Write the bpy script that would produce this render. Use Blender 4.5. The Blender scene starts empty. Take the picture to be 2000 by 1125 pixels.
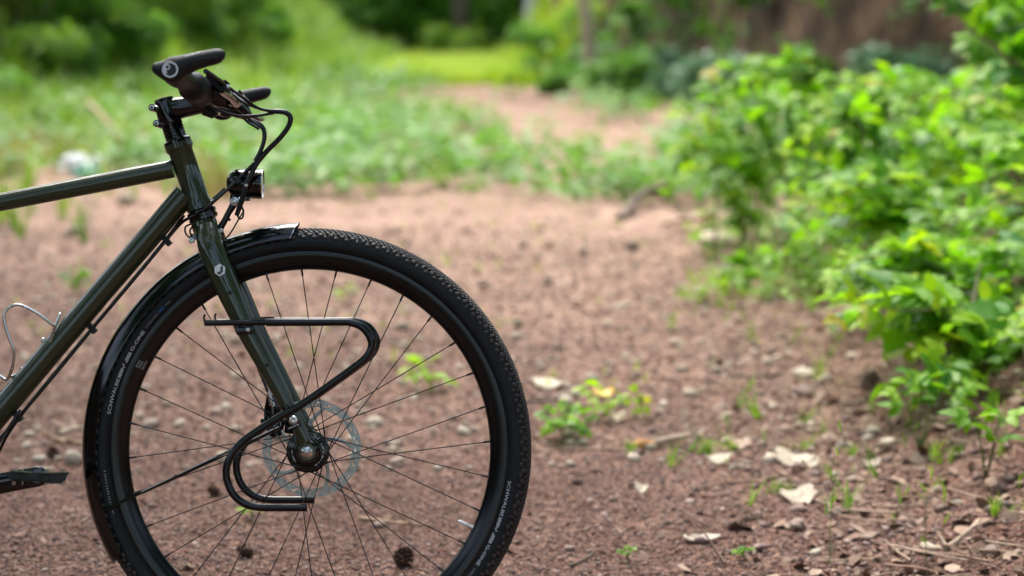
import bpy, math, random
import numpy as np
from mathutils import Vector, Matrix
random.seed(7)
rng = np.random.default_rng(11)
R_ = math.radians
sc = bpy.context.scene

# ------------------------------------------------------------------ camera, world, sun, exposure
F_PX = 85 / 36 * 2000          # focal length in pixels of the 2000 px wide photograph
PITCH = R_(6.5)
CAM_H = 1.0554
D = 3.9                        # distance to the plane of the bicycle
S = D / F_PX                   # metres per photo pixel in that plane
cam_d = bpy.data.cameras.new('camera'); cam = bpy.data.objects.new('camera', cam_d)
sc.collection.objects.link(cam); sc.camera = cam
cam.location = (0, 0, CAM_H); cam.rotation_euler = (R_(90) - PITCH, 0, 0)
cam_d.lens = 85; cam_d.sensor_width = 36; cam_d.clip_start = .05; cam_d.clip_end = 2000
cam_d.dof.use_dof = True; cam_d.dof.focus_distance = 3.87; cam_d.dof.aperture_fstop = 3.3

SUN_EL, SUN_AZ = R_(58), R_(-28)       # azimuth measured from +Y (away from the camera) towards +X
w = bpy.data.worlds.new('World'); sc.world = w; w.use_nodes = True
nt = w.node_tree; bg = nt.nodes['Background']
sky = nt.nodes.new('ShaderNodeTexSky'); sky.sky_type = 'NISHITA'; sky.sun_disc = False
sky.sun_elevation = SUN_EL; sky.sun_rotation = SUN_AZ
sky.air_density = 1.0; sky.dust_density = 4.0; sky.ozone_density = 1.0
hs = nt.nodes.new('ShaderNodeHueSaturation'); hs.inputs['Saturation'].default_value = .8
nt.links.new(sky.outputs[0], hs.inputs['Color']); nt.links.new(hs.outputs[0], bg.inputs[0])
bg.inputs[1].default_value = .15
sl = bpy.data.lights.new('sun', 'SUN'); sl.energy = 1.5; sl.angle = R_(40); sl.color = (1, .97, .92)
so = bpy.data.objects.new('sun', sl); sc.collection.objects.link(so)
so.rotation_euler = Vector((math.sin(SUN_AZ) * math.cos(SUN_EL), math.cos(SUN_AZ) * math.cos(SUN_EL), math.sin(SUN_EL))).to_track_quat('Z', 'Y').to_euler()
so.location = (0, 0, 30)
sc.view_settings.view_transform = 'Standard'; sc.view_settings.look = 'None'
sc.view_settings.exposure = 1.72; sc.view_settings.gamma = 1; sc.view_settings.use_curve_mapping = False
sc.render.engine = 'CYCLES'
cy = sc.cycles
cy.use_denoising = True; cy.max_bounces = 7; cy.diffuse_bounces = 3; cy.glossy_bounces = 3; cy.transmission_bounces = 4
cy.transparent_max_bounces = 8; cy.sample_clamp_indirect = 6; cy.caustics_reflective = False; cy.caustics_refractive = False

# ------------------------------------------------------------------ materials
def new_mat(name):
    m = bpy.data.materials.new(name); m.use_nodes = True
    return m, m.node_tree, m.node_tree.nodes['Principled BSDF']

def ramp(nt, cols):
    r = nt.nodes.new('ShaderNodeValToRGB'); e = r.color_ramp.elements
    while len(e) < len(cols): e.new(.5)
    for k, (p, c) in enumerate(cols):
        e[k].position = p; e[k].color = (*c, 1)
    return r

def noise(nt, scale, detail=4, coord='Object', vec=None, rough=.6):
    n = nt.nodes.new('ShaderNodeTexNoise'); n.inputs['Scale'].default_value = scale
    n.inputs['Detail'].default_value = detail; n.inputs['Roughness'].default_value = rough
    if vec is None:
        tc = nt.nodes.new('ShaderNodeTexCoord'); vec = tc.outputs[coord]
    nt.links.new(vec, n.inputs['Vector'])
    return n

def surf(name, c, rough=.5, metal=0., coat=0., nscale=60, var=.35, bump=.0, bscale=400, spec=.5, coat_rough=.05, rvar=.08):
    m, nt, p = new_mat(name)
    n = noise(nt, nscale)
    dark = tuple(x * (1 - var) for x in c); lite = tuple(min(1, x * (1 + var)) for x in c)
    r = ramp(nt, [(.3, dark), (.7, lite)])
    nt.links.new(n.outputs[0], r.inputs[0]); nt.links.new(r.outputs[0], p.inputs['Base Color'])
    mr = nt.nodes.new('ShaderNodeMapRange'); mr.inputs['To Min'].default_value = max(.02, rough - rvar); mr.inputs['To Max'].default_value = rough + rvar
    nt.links.new(n.outputs[0], mr.inputs[0]); nt.links.new(mr.outputs[0], p.inputs['Roughness'])
    p.inputs['Metallic'].default_value = metal; p.inputs['Coat Weight'].default_value = coat
    p.inputs['Coat Roughness'].default_value = coat_rough; p.inputs['Specular IOR Level'].default_value = spec
    if bump:
        b = nt.nodes.new('ShaderNodeBump'); b.inputs['Strength'].default_value = bump; b.inputs['Distance'].default_value = .002
        n2 = noise(nt, bscale, 3); nt.links.new(n2.outputs[0], b.inputs['Height']); nt.links.new(b.outputs[0], p.inputs['Normal'])
    return m

def leaf_mat(name, cols, transl=.35, rough=.42, spec=.5, tcol=(1.25, 1.35, .45)):
    m, nt, p = new_mat(name)
    oi = nt.nodes.new('ShaderNodeObjectInfo'); at = nt.nodes.new('ShaderNodeAttribute'); at.attribute_name = 'tint'
    ad = nt.nodes.new('ShaderNodeMath'); ad.operation = 'ADD'; fr = nt.nodes.new('ShaderNodeMath'); fr.operation = 'FRACT'
    nt.links.new(oi.outputs['Random'], ad.inputs[0]); nt.links.new(at.outputs['Fac'], ad.inputs[1]); nt.links.new(ad.outputs[0], fr.inputs[0])
    r = ramp(nt, [(i / max(1, len(cols) - 1), c) for i, c in enumerate(cols)])
    nt.links.new(fr.outputs[0], r.inputs[0])
    n = noise(nt, 35, 3)
    mx = nt.nodes.new('ShaderNodeMix'); mx.data_type = 'RGBA'; mx.blend_type = 'MULTIPLY'; mx.inputs['Factor'].default_value = .5
    nr = ramp(nt, [(.25, (.55, .55, .5)), (.75, (1.2, 1.2, 1.1))]); nt.links.new(n.outputs[0], nr.inputs[0])
    nt.links.new(r.outputs[0], mx.inputs[6]); nt.links.new(nr.outputs[0], mx.inputs[7])
    nt.links.new(mx.outputs[2], p.inputs['Base Color'])
    p.inputs['Roughness'].default_value = rough; p.inputs['Specular IOR Level'].default_value = spec
    t = nt.nodes.new('ShaderNodeBsdfTranslucent')
    m2 = nt.nodes.new('ShaderNodeMix'); m2.data_type = 'RGBA'; m2.blend_type = 'MULTIPLY'; m2.inputs['Factor'].default_value = 1
    m2.inputs[7].default_value = (*tcol, 1); nt.links.new(mx.outputs[2], m2.inputs[6]); nt.links.new(m2.outputs[2], t.inputs[0])
    ms = nt.nodes.new('ShaderNodeMixShader'); ms.inputs[0].default_value = transl
    out = nt.nodes['Material Output']
    nt.links.new(p.outputs[0], ms.inputs[1]); nt.links.new(t.outputs[0], ms.inputs[2]); nt.links.new(ms.outputs[0], out.inputs[0])
    return m

def piece_mat(name, cols, rough=.85, nscale=40):
    """stones, chips, litter: colour per piece (object random or the per-piece attribute)"""
    m, nt, p = new_mat(name)
    oi = nt.nodes.new('ShaderNodeObjectInfo'); at = nt.nodes.new('ShaderNodeAttribute'); at.attribute_name = 'tint'
    ad = nt.nodes.new('ShaderNodeMath'); ad.operation = 'ADD'; fr = nt.nodes.new('ShaderNodeMath'); fr.operation = 'FRACT'
    nt.links.new(oi.outputs['Random'], ad.inputs[0]); nt.links.new(at.outputs['Fac'], ad.inputs[1]); nt.links.new(ad.outputs[0], fr.inputs[0])
    r = ramp(nt, [(i / max(1, len(cols) - 1), c) for i, c in enumerate(cols)]); nt.links.new(fr.outputs[0], r.inputs[0])
    n = noise(nt, nscale, 5)
    mx = nt.nodes.new('ShaderNodeMix'); mx.data_type = 'RGBA'; mx.blend_type = 'MULTIPLY'; mx.inputs['Factor'].default_value = .8
    nr = ramp(nt, [(.3, (.6, .55, .5)), (.7, (1.15, 1.12, 1.1))]); nt.links.new(n.outputs[0], nr.inputs[0])
    nt.links.new(r.outputs[0], mx.inputs[6]); nt.links.new(nr.outputs[0], mx.inputs[7]); nt.links.new(mx.outputs[2], p.inputs['Base Color'])
    p.inputs['Roughness'].default_value = rough
    b = nt.nodes.new('ShaderNodeBump'); b.inputs['Strength'].default_value = .5; b.inputs['Distance'].default_value = .003
    nt.links.new(n.outputs[0], b.inputs['Height']); nt.links.new(b.outputs[0], p.inputs['Normal'])
    return m

M = {}
M['paint'] = surf('olive_paint', (.020, .031, .0105), .5, .0, 1., 300, .2, spec=.2, coat_rough=.02, rvar=.05)
M['gloss'] = surf('gloss_black', (.0022, .0026, .003), .09, 0, .3, 120, .4, rvar=.04, spec=.4)
M['satin'] = surf('satin_black', (.0028, .0036, .0042), .22, 0, .0, 60, .4, spec=.4)
M['matt'] = surf('matt_black_rubber', (.006, .0065, .007), .55, 0, 0, 90, .35, .25, 1800, spec=.3)
M['grip'] = surf('grip_rubber', (.0055, .0065, .0085), .42, 0, 0, 90, .35, .35, 2600, spec=.35)
M['tyre'] = surf('tyre_rubber', (.0052, .0080, .0092), .5, 0, 0, 45, .45, .3, 900, spec=.3)
M['tread'] = surf('tread_rubber', (.015, .016, .017), .5, 0, 0, 60, .5, .3, 1200, spec=.5)
M['rim'] = surf('rim_black', (.0018, .003, .004), .22, 0, 0, 40, .5, rvar=.05, spec=.42)
M['steel'] = surf('brushed_steel', (.55, .54, .52), .25, 1, 0, 200, .2)
M['darksteel'] = surf('dark_spoke_steel', (.05, .05, .055), .28, .9, 0, 200, .3)
M['rotor'] = surf('rotor_steel', (.46, .50, .46), .42, .35, 0, 150, .25)
M['print'] = surf('pale_print', (.62, .64, .65), .6, 0, 0, 300, .15)
M['printdim'] = surf('dim_print', (.22, .22, .22), .6, 0, 0, 300, .3)
M['printblue'] = surf('blue_print', (.03, .20, .55), .6, 0, 0, 300, .2)
M['white'] = surf('white_print', (.78, .78, .76), .5, 0, 0, 300, .08)
M['chrome'] = surf('polished_trim', (.6, .6, .6), .12, 1, 0, 200, .1)
M['glass'] = surf('lamp_glass', (.75, .78, .8), .06, .6, .5, 50, .1)
M['hose'] = surf('hose_black', (.003, .0034, .004), .24, 0, .1, 100, .4)
M['pin'] = surf('pedal_pin', (.45, .45, .43), .35, 1, 0, 300, .2)
M['stem_g'] = leaf_mat('green_cane', [(.10, .17, .03), (.16, .24, .05), (.13, .12, .05)], .1, .6)
M['bark'] = surf('bark', (.16, .12, .09), .9, 0, 0, 14, .5, .8, 60)
M['palebark'] = surf('pale_bark', (.50, .39, .29), .9, 0, 0, 9, .4, .6, 40)
M['whitebark'] = surf('white_bark', (.78, .79, .78), .85, 0, 0, 6, .15, .4, 30)
M['drywood'] = surf('dry_wood', (.45, .31, .20), .85, 0, 0, 30, .45, .6, 200)
M['bramble'] = leaf_mat('bramble_leaf', [(.08, .24, .018), (.18, .40, .012), (.28, .52, .010), (.08, .26, .06), (.34, .56, .010), (.13, .34, .014), (.24, .48, .012)], .50, .46, .32)
M['bramble_y'] = leaf_mat('young_leaf', [(.32, .55, .015), (.38, .56, .02), (.27, .50, .015), (.46, .40, .04)], .5, .45, .3)
M['herb'] = leaf_mat('herb_leaf', [(.09, .23, .045), (.15, .34, .07), (.12, .26, .035), (.22, .42, .10)], .36, .5, .35)
M['forest'] = leaf_mat('forest_leaf', [(.045, .17, .025), (.07, .23, .03), (.10, .28, .03), (.05, .19, .045)], .4, .5, .3)
M['shrub'] = leaf_mat('shrub_leaf', [(.065, .20, .025), (.11, .28, .03), (.17, .36, .03), (.08, .24, .05), (.24, .42, .05)], .42, .5, .3)
M['blueshrub'] = leaf_mat('blue_green_leaf', [(.08, .20, .11), (.11, .26, .14), (.06, .17, .07)], .2, .45)
M['grass'] = leaf_mat('grass_blade', [(.14, .29, .03), (.21, .38, .035), (.30, .42, .06), (.11, .25, .03)], .38, .55, .35)
M['brightgrass'] = leaf_mat('bright_grass_blade', [(.36, .54, .02), (.42, .60, .025), (.46, .56, .04)], .35, .5)
M['drygrass'] = leaf_mat('dry_grass', [(.34, .26, .13), (.26, .24, .08), (.40, .33, .20)], .3, .7)
M['dryleaf'] = piece_mat('dry_leaf', [(.20, .11, .07), (.34, .22, .15), (.14, .08, .055), (.42, .31, .23), (.24, .15, .11)], .8, 60)
M['yellowleaf'] = piece_mat('yellow_leaf', [(.70, .42, .03), (.75, .50, .05)], .5, 60)
M['palestone'] = piece_mat('pale_stone', [(.50, .43, .34), (.58, .52, .41), (.42, .34, .28)], .85, 90)
M['greystone'] = piece_mat('pinkish_stone', [(.24, .165, .14), (.40, .31, .26), (.16, .11, .095), (.30, .22, .20)], .85, 45)
M['gravel'] = piece_mat('gravel_bits', [(.14, .068, .056), (.26, .15, .12), (.08, .04, .036), (.42, .31, .27), (.15, .08, .08), (.28, .13, .07), (.10, .055, .052), (.50, .40, .34), (.17, .10, .10)], .9, 60)
M['cone'] = piece_mat('cone_scale', [(.07, .035, .022), (.12, .065, .04), (.05, .028, .02)], .8, 80)
M['litter'] = surf('white_plastic', (.80, .84, .84), .35, 0, 0, 8, .1)
M['litterteal'] = surf('teal_plastic', (.25, .62, .56), .35, 0, 0, 8, .2)
M['orangewood'] = surf('orange_wood', (.62, .28, .10), .8, 0, 0, 60, .4, .4, 300)

for e_ in M['tread'].node_tree.nodes:      # path dust caught between the studs
    if e_.type == 'VALTORGB': e_.color_ramp.elements[0].color = (.010, .011, .012, 1); e_.color_ramp.elements[1].color = (.042, .032, .026, 1)
# ------------------------------------------------------------------ helpers: objects
def props(o, label=None, cat=None, group=None, kind=None):
    if label: o['label'] = label
    if cat: o['category'] = cat
    if group: o['group'] = group
    if kind: o['kind'] = kind
    return o

def empty(name, loc=(0, 0, 0), label=None, cat=None, group=None, rot=(0, 0, 0)):
    o = bpy.data.objects.new(name, None); o.empty_display_size = .1
    sc.collection.objects.link(o); o.location = loc; o.rotation_euler = rot
    return props(o, label, cat, group)

class MB:
    """collects shapes and links them as one mesh object"""
    def __init__(s): s.v = []; s.f = []; s.m = []; s.mi = 0
    def add(s, vs, fs):
        b = len(s.v); s.v += [tuple(v) for v in vs]; s.f += [tuple(i + b for i in f) for f in fs]; s.m += [s.mi] * len(fs)
        return s
    def sweep(s, pts, rad, n=12, cap=True, flat=None, ref=None):
        """round or elliptical sweep; rad: number, list, or list of (in-plane, sideways) pairs; ref fixes the sideways direction"""
        pts = [Vector(p) for p in pts]; N = len(pts)
        if not isinstance(rad, (list, tuple)): rad = [rad] * N
        T = [(pts[min(i + 1, N - 1)] - pts[max(i - 1, 0)]).normalized() for i in range(N)]
        u = Vector(ref) if ref is not None else (Vector((0, 0, 1)) if abs(T[0].z) < .9 else Vector((1, 0, 0)))
        u = (u - T[0] * u.dot(T[0])).normalized(); vs = []
        for i, p in enumerate(pts):
            if ref is not None: u = Vector(ref)
            u = (u - T[i] * u.dot(T[i])).normalized(); b = T[i].cross(u)
            r = rad[i]; rb, ru = (r if isinstance(r, (tuple, list)) else (r, r))
            for k in range(n):
                a = 2 * math.pi * k / n; vs.append(p + b * (rb * math.cos(a)) + u * (ru * math.sin(a)))
        fs = [(i * n + k, i * n + (k + 1) % n, (i + 1) * n + (k + 1) % n, (i + 1) * n + k) for i in range(N - 1) for k in range(n)]
        if cap: fs += [tuple(range(n - 1, -1, -1)), tuple((N - 1) * n + k for k in range(n))]
        return s.add(vs, fs)
    def lathe(s, a, b, prof, n=24):
        """profile [(metres along a->b, radius)]"""
        a = Vector(a); t = (Vector(b) - a).normalized()
        u = Vector((0, 1, 0)) if abs(t.y) < .8 else Vector((1, 0, 0)); u = (u - t * u.dot(t)).normalized(); w_ = t.cross(u); vs = []
        for (d, r) in prof:
            for k in range(n):
                x = 2 * math.pi * k / n; vs.append(a + t * d + u * (r * math.cos(x)) + w_ * (r * math.sin(x)))
        N = len(prof)
        fs = [(i * n + k, i * n + (k + 1) % n, (i + 1) * n + (k + 1) % n, (i + 1) * n + k) for i in range(N - 1) for k in range(n)]
        fs += [tuple(range(n - 1, -1, -1)), tuple((N - 1) * n + k for k in range(n))]
        return s.add(vs, fs)
    def prism(s, poly, y0, y1):
        """polygon in x,z swept along y"""
        n = len(poly); vs = [(x, y0, z) for x, z in poly] + [(x, y1, z) for x, z in poly]
        return s.add(vs, [tuple(range(n)), tuple(range(2 * n - 1, n - 1, -1))] + [(i, n + i, n + (i + 1) % n, (i + 1) % n) for i in range(n)])
    def box(s, c, d, M3=None):
        vs = []
        for x in (-.5, .5):
            for y in (-.5, .5):
                for z in (-.5, .5):
                    v = Vector((x * d[0], y * d[1], z * d[2])); v = (M3 @ v if M3 else v) + Vector(c); vs.append(v)
        return s.add(vs, [(0, 1, 3, 2), (4, 6, 7, 5), (0, 4, 5, 1), (2, 3, 7, 6), (0, 2, 6, 4), (1, 5, 7, 3)])
    def ball(s, c, r, n=10, sq=(1, 1, 1)):
        c = Vector(c); vs = []
        for i in range(n + 1):
            t = math.pi * i / n
            for k in range(n * 2):
                p = math.pi * k / n
                vs.append(c + Vector((r * sq[0] * math.sin(t) * math.cos(p), r * sq[1] * math.sin(t) * math.sin(p), r * sq[2] * math.cos(t))))
        m = 2 * n
        return s.add(vs, [(i * m + k, i * m + (k + 1) % m, (i + 1) * m + (k + 1) % m, (i + 1) * m + k) for i in range(n) for k in range(m)])
    def build(s, name, mats, parent=None, smooth=35, **kw):
        me = bpy.data.meshes.new(name); me.from_pydata(s.v, [], s.f)
        for m in (mats if isinstance(mats, (list, tuple)) else [mats]): me.materials.append(m)
        me.polygons.foreach_set('material_index', s.m)
        if smooth:
            me.shade_smooth()
            me.set_sharp_from_angle(angle=R_(smooth))
        me.update()
        o = bpy.data.objects.new(name, me); sc.collection.objects.link(o); o.parent = parent
        return props(o, **kw)

def cr(pts, n=6):
    """Catmull-Rom through the points"""
    P_ = [Vector(p) for p in pts]; P_ = [P_[0] * 2 - P_[1]] + P_ + [P_[-1] * 2 - P_[-2]]; out = []
    for i in range(1, len(P_) - 2):
        a, b, c, d = P_[i - 1:i + 3]
        for k in range(n):
            t = k / n; out.append(.5 * ((2 * b) + (c - a) * t + (2 * a - 5 * b + 4 * c - d) * t * t + (3 * b - a - 3 * c + d) * t ** 3))
    out.append(P_[-2]); return out

def lerp_list(vals, m):
    """resample values to m entries"""
    x = np.linspace(0, 1, len(vals)); return list(np.interp(np.linspace(0, 1, m), x, vals))

def text_mesh(s, size=1.0):
    cu = bpy.data.curves.new('t', 'FONT'); cu.body = s; cu.size = size; cu.resolution_u = 2
    o = bpy.data.objects.new('t', cu); sc.collection.objects.link(o)
    dg = bpy.context.evaluated_depsgraph_get(); me = o.evaluated_get(dg).to_mesh()
    v = [tuple(x.co) for x in me.vertices]; f = [tuple(p.vertices) for p in me.polygons]
    o.evaluated_get(dg).to_mesh_clear(); bpy.data.objects.remove(o); bpy.data.curves.remove(cu)
    return v, f

def np_mesh(name, V, F, mat, parent=None, tint=None, smooth=False, uvless=True, **kw):
    """V (n,3), F (m,3 or 4)"""
    me = bpy.data.meshes.new(name); k = F.shape[1]
    me.vertices.add(len(V)); me.vertices.foreach_set('co', np.ascontiguousarray(V, dtype=np.float32).ravel())
    me.loops.add(F.size); me.loops.foreach_set('vertex_index', np.ascontiguousarray(F, dtype=np.int32).ravel())
    me.polygons.add(len(F)); me.polygons.foreach_set('loop_start', np.arange(0, F.size, k, dtype=np.int32))
    me.update(calc_edges=True)
    if tint is not None:
        a = me.attributes.new('tint', 'FLOAT', 'POINT'); a.data.foreach_set('value', np.ascontiguousarray(tint, dtype=np.float32))
    me.materials.append(mat)
    if smooth: me.shade_smooth()
    o = bpy.data.objects.new(name, me); sc.collection.objects.link(o); o.parent = parent
    return props(o, **kw)

def rots(yaw, tilt, roll):
    cz, sz, cx, sx, cy_, sy = np.cos(yaw), np.sin(yaw), np.cos(roll), np.sin(roll), np.cos(tilt), np.sin(tilt)
    n = len(yaw); z = np.zeros(n); o = np.ones(n)
    Rz = np.stack([cz, -sz, z, sz, cz, z, z, z, o], 1).reshape(n, 3, 3)
    Ry = np.stack([cy_, z, sy, z, o, z, -sy, z, cy_], 1).reshape(n, 3, 3)
    Rx = np.stack([o, z, z, z, cx, -sx, z, sx, cx], 1).reshape(n, 3, 3)
    return Rz @ Ry @ Rx

def scatter_arrays(tpls, pos, Rm, scl):
    """tpls: list of (V, F tris); returns joined V, F, tint (one random per copy)"""
    Vs, Fs, Ts = [], [], []; base = 0; n = len(pos); pick = rng.integers(0, len(tpls), n); tint = rng.random(n)
    scl = np.asarray(scl); scl = scl[:, None] if scl.ndim == 1 else scl
    for k, (V, F) in enumerate(tpls):
        idx = np.where(pick == k)[0]
        if not len(idx): continue
        v = np.einsum('nij,nvj->nvi', Rm[idx], V[None] * scl[idx][:, None, :]) + pos[idx][:, None]
        f = F[None] + (np.arange(len(idx)) * len(V))[:, None, None] + base
        Vs.append(v.reshape(-1, 3)); Fs.append(f.reshape(-1, 3)); Ts.append(np.repeat(tint[idx], len(V))); base += len(idx) * len(V)
    return np.concatenate(Vs), np.concatenate(Fs), np.concatenate(Ts)

def scatter(name, tpls, pos, Rm, scl, mat, parent=None, smooth=False, **kw):
    V, F, T = scatter_arrays(tpls, pos, Rm, scl)
    return np_mesh(name, V, F, mat, parent, T, smooth, **kw)

def tri(V, F):
    out = []
    for f in F:
        for k in range(1, len(f) - 1): out.append((f[0], f[k], f[k + 1]))
    return np.array(V, float), np.array(out, int)

def ss(t): t = np.clip(t, 0, 1); return t * t * (3 - 2 * t)

def lump(x, y, f, ph=0.):
    """cheap smooth noise for the terrain"""
    return (np.sin(x * f + 1.3 * np.sin(y * f * .7 + ph)) * np.cos(y * f * 1.1 + ph + np.sin(x * f * .6)) +
            .5 * np.sin(x * f * 2.3 + ph * 2 + y * f * .9) * np.cos(y * f * 2.1 - x * f * .7)) / 1.5

# ------------------------------------------------------------------ terrain
def XL(y): return np.interp(y, [-10, 0, 15, 22, 28, 36, 60], [-6.5, -6, -5.6, -4.8, -4.1, -2.5, -2.6])
def XR(y): return np.interp(y, [0, 20, 22.5, 24, 27, 32, 36, 40, 60], [8, 8, 6.2, 4.6, 2.3, 1.2, .0, -.35, -.3])
def XB(y): return np.interp(y, [0, 3, 4.66, 6, 8.7, 12, 14, 17], [.9, .84, .80, .82, 1.0, 1.35, 2.4, 6])
def H(x, y):
    x = np.asarray(x, float); y = np.asarray(y, float)
    h = .010 * lump(x, y, 2.1) + .006 * lump(x, y, 6.3, 2)
    wv = .25 * lump(x, y, .9, 4)
    tl = XL(y) + wv - x; h = h + 3.4 * ss(tl / 3.6) * (1 + .12 * lump(x, y, 1.3, 1))
    tr = x - XR(y) - wv; wd = np.interp(y, [0, 24, 33, 36], [3.5, 1.7, 1.9, 3.2])
    h = h + 4.2 * ss(tr / wd) * (1 + .1 * lump(x, y, 1.7, 5))
    tb = x - XB(y); h = h + .56 * ss(tb / 1.15) * (1 + .15 * lump(x, y, 3.1, 7)) * np.clip((17 - y) / 3, 0, 1)
    h = h + np.clip(tb * 6, 0, 1) * np.clip((15 - y) / 3, 0, 1) * .02 * lump(x, y, 17, 3)
    h = h + np.clip((y - 49) / 14, 0, 1) ** 1.5 * 1.5
    return h

def ground_pt(px, py):
    """the terrain point seen at a photo pixel"""
    a = math.cos(PITCH); b = math.sin(PITCH); u = (px - 1000) / F_PX; v = (562 - py) / F_PX
    d = Vector((u, a + v * b, -b + v * a)); t = 2.0; o = Vector((0, 0, CAM_H))
    while t < 90:
        p = o + d * t
        if p.z < float(H(p.x, p.y)): break
        t += .02
    return Vector((p.x, p.y, float(H(p.x, p.y)))), t / F_PX      # point, metres per photo pixel there

def spaced(a, b, n, c, k):
    """n values between a and b, denser near c"""
    t = np.linspace(-1, 1, n); return t
ys = np.concatenate([np.linspace(-60, -8, 20), np.linspace(-7.5, 3.8, 40), np.linspace(3.85, 9, 260), np.linspace(9.04, 20, 200), np.linspace(20.15, 50, 150), np.linspace(50.7, 160, 60)])
xs = np.concatenate([np.linspace(-90, -10, 30), np.linspace(-9.6, -2.6, 60), np.linspace(-2.55, 2.6, 250), np.linspace(2.66, 9.6, 90), np.linspace(10, 90, 30)])
X, Y = np.meshgrid(xs, ys); Z = H(X, Y)
nx, ny = len(xs), len(ys)
idx = np.arange(nx * ny).reshape(ny, nx)
Fq = np.stack([idx[:-1, :-1], idx[:-1, 1:], idx[1:, 1:], idx[1:, :-1]], -1).reshape(-1, 4)

m, gn, p = new_mat('dirt_ground')
tc = gn.nodes.new('ShaderNodeTexCoord')
vec = tc.outputs['Object']
v1 = gn.nodes.new('ShaderNodeTexVoronoi'); v1.inputs['Scale'].default_value = 130; gn.links.new(vec, v1.inputs['Vector'])
v2 = gn.nodes.new('ShaderNodeTexVoronoi'); v2.inputs['Scale'].default_value = 45; gn.links.new(vec, v2.inputs['Vector'])
sepc = gn.nodes.new('ShaderNodeSeparateColor'); gn.links.new(v1.outputs['Color'], sepc.inputs[0])
r1 = ramp(gn, [(0, (.085, .045, .036)), (.3, (.21, .12, .09)), (.65, (.32, .20, .155)), (.88, (.42, .30, .24)), (1, (.74, .62, .52))]); gn.links.new(sepc.outputs[0], r1.inputs[0])
n1 = noise(gn, 1.1, 6, vec=vec); n2 = noise(gn, 9, 6, vec=vec, rough=.7); n3 = noise(gn, 420, 3, vec=vec)
r2 = ramp(gn, [(.36, (.13, .07, .053)), (.5, (.29, .19, .14)), (.63, (.50, .39, .305))]); gn.links.new(n2.outputs[0], r2.inputs[0])
mxa = gn.nodes.new('ShaderNodeMix'); mxa.data_type = 'RGBA'; mxa.inputs['Factor'].default_value = .42
gn.links.new(r1.outputs[0], mxa.inputs[6]); gn.links.new(r2.outputs[0], mxa.inputs[7])
mxb = gn.nodes.new('ShaderNodeMix'); mxb.data_type = 'RGBA'; mxb.blend_type = 'MULTIPLY'; mxb.inputs['Factor'].default_value = .9
r3 = ramp(gn, [(.3, (.66, .62, .58)), (.7, (1.2, 1.2, 1.2))]); gn.links.new(n1.outputs[0], r3.inputs[0])
gn.links.new(mxa.outputs[2], mxb.inputs[6]); gn.links.new(r3.outputs[0], mxb.inputs[7])
# foreground shade painted into the dirt: darker, redder near the bicycle, paler beyond
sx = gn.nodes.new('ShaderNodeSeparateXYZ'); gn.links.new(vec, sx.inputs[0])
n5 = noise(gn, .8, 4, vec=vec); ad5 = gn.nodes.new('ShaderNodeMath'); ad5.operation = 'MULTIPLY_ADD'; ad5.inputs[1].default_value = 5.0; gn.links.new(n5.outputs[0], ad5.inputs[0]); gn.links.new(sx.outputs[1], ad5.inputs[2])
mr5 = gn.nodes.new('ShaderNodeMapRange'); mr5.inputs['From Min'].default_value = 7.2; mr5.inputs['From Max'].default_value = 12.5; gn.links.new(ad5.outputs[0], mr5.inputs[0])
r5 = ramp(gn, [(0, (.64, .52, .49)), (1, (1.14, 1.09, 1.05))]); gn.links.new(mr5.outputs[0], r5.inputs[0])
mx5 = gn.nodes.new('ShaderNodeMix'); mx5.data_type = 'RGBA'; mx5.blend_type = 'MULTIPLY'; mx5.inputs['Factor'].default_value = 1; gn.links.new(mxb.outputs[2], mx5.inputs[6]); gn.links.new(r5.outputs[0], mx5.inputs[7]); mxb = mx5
# damp humus / cliff earth by attribute; unseen ground behind the camera also darkened
at = gn.nodes.new('ShaderNodeAttribute'); at.attribute_name = 'tint'
mxc = gn.nodes.new('ShaderNodeMix'); mxc.data_type = 'RGBA'
r4 = ramp(gn, [(.34, (.02, .013, .007)), (.5, (.085, .052, .027)), (.66, (.21, .135, .075))]); n4 = noise(gn, 2.2, 5, vec=vec, rough=.65); gn.links.new(n4.outputs[0], r4.inputs[0])
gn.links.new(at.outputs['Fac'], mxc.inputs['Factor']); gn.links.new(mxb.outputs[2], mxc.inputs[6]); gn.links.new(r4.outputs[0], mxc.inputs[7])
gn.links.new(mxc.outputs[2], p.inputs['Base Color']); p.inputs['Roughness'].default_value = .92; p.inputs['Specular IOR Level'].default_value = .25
bp = gn.nodes.new('ShaderNodeBump'); bp.inputs['Strength'].default_value = .8; bp.inputs['Distance'].default_value = .006; gn.links.new(v1.outputs['Distance'], bp.inputs['Height']); bp.invert = True
bp2 = gn.nodes.new('ShaderNodeBump'); bp2.inputs['Strength'].default_value = .7; bp2.inputs['Distance'].default_value = .012; gn.links.new(v2.outputs['Distance'], bp2.inputs['Height']); gn.links.new(bp.outputs[0], bp2.inputs['Normal']); bp2.invert = True
bp3 = gn.nodes.new('ShaderNodeBump'); bp3.inputs['Strength'].default_value = .6; bp3.inputs['Distance'].default_value = .002; gn.links.new(n3.outputs[0], bp3.inputs['Height']); gn.links.new(bp2.outputs[0], bp3.inputs['Normal'])
gn.links.new(bp3.outputs[0], p.inputs['Normal'])
M['dirt'] = m
humus_rear_dim = np.maximum.reduce([ss((X - XB(Y) - .15) / .6) * (Y < 17) * .9, ss((X - XR(Y)) / .5), ss((XL(Y) - X) / .6), ss((Y - 35) / 3), ss((2.6 - Y) / 1.2) * .9])  # last term darkens unseen ground behind the camera to dim its reflections
np_mesh('ground', np.stack([X, Y, Z], -1).reshape(-1, 3), Fq, M['dirt'], tint=humus_rear_dim.ravel(), smooth=True, kind='structure')

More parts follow.
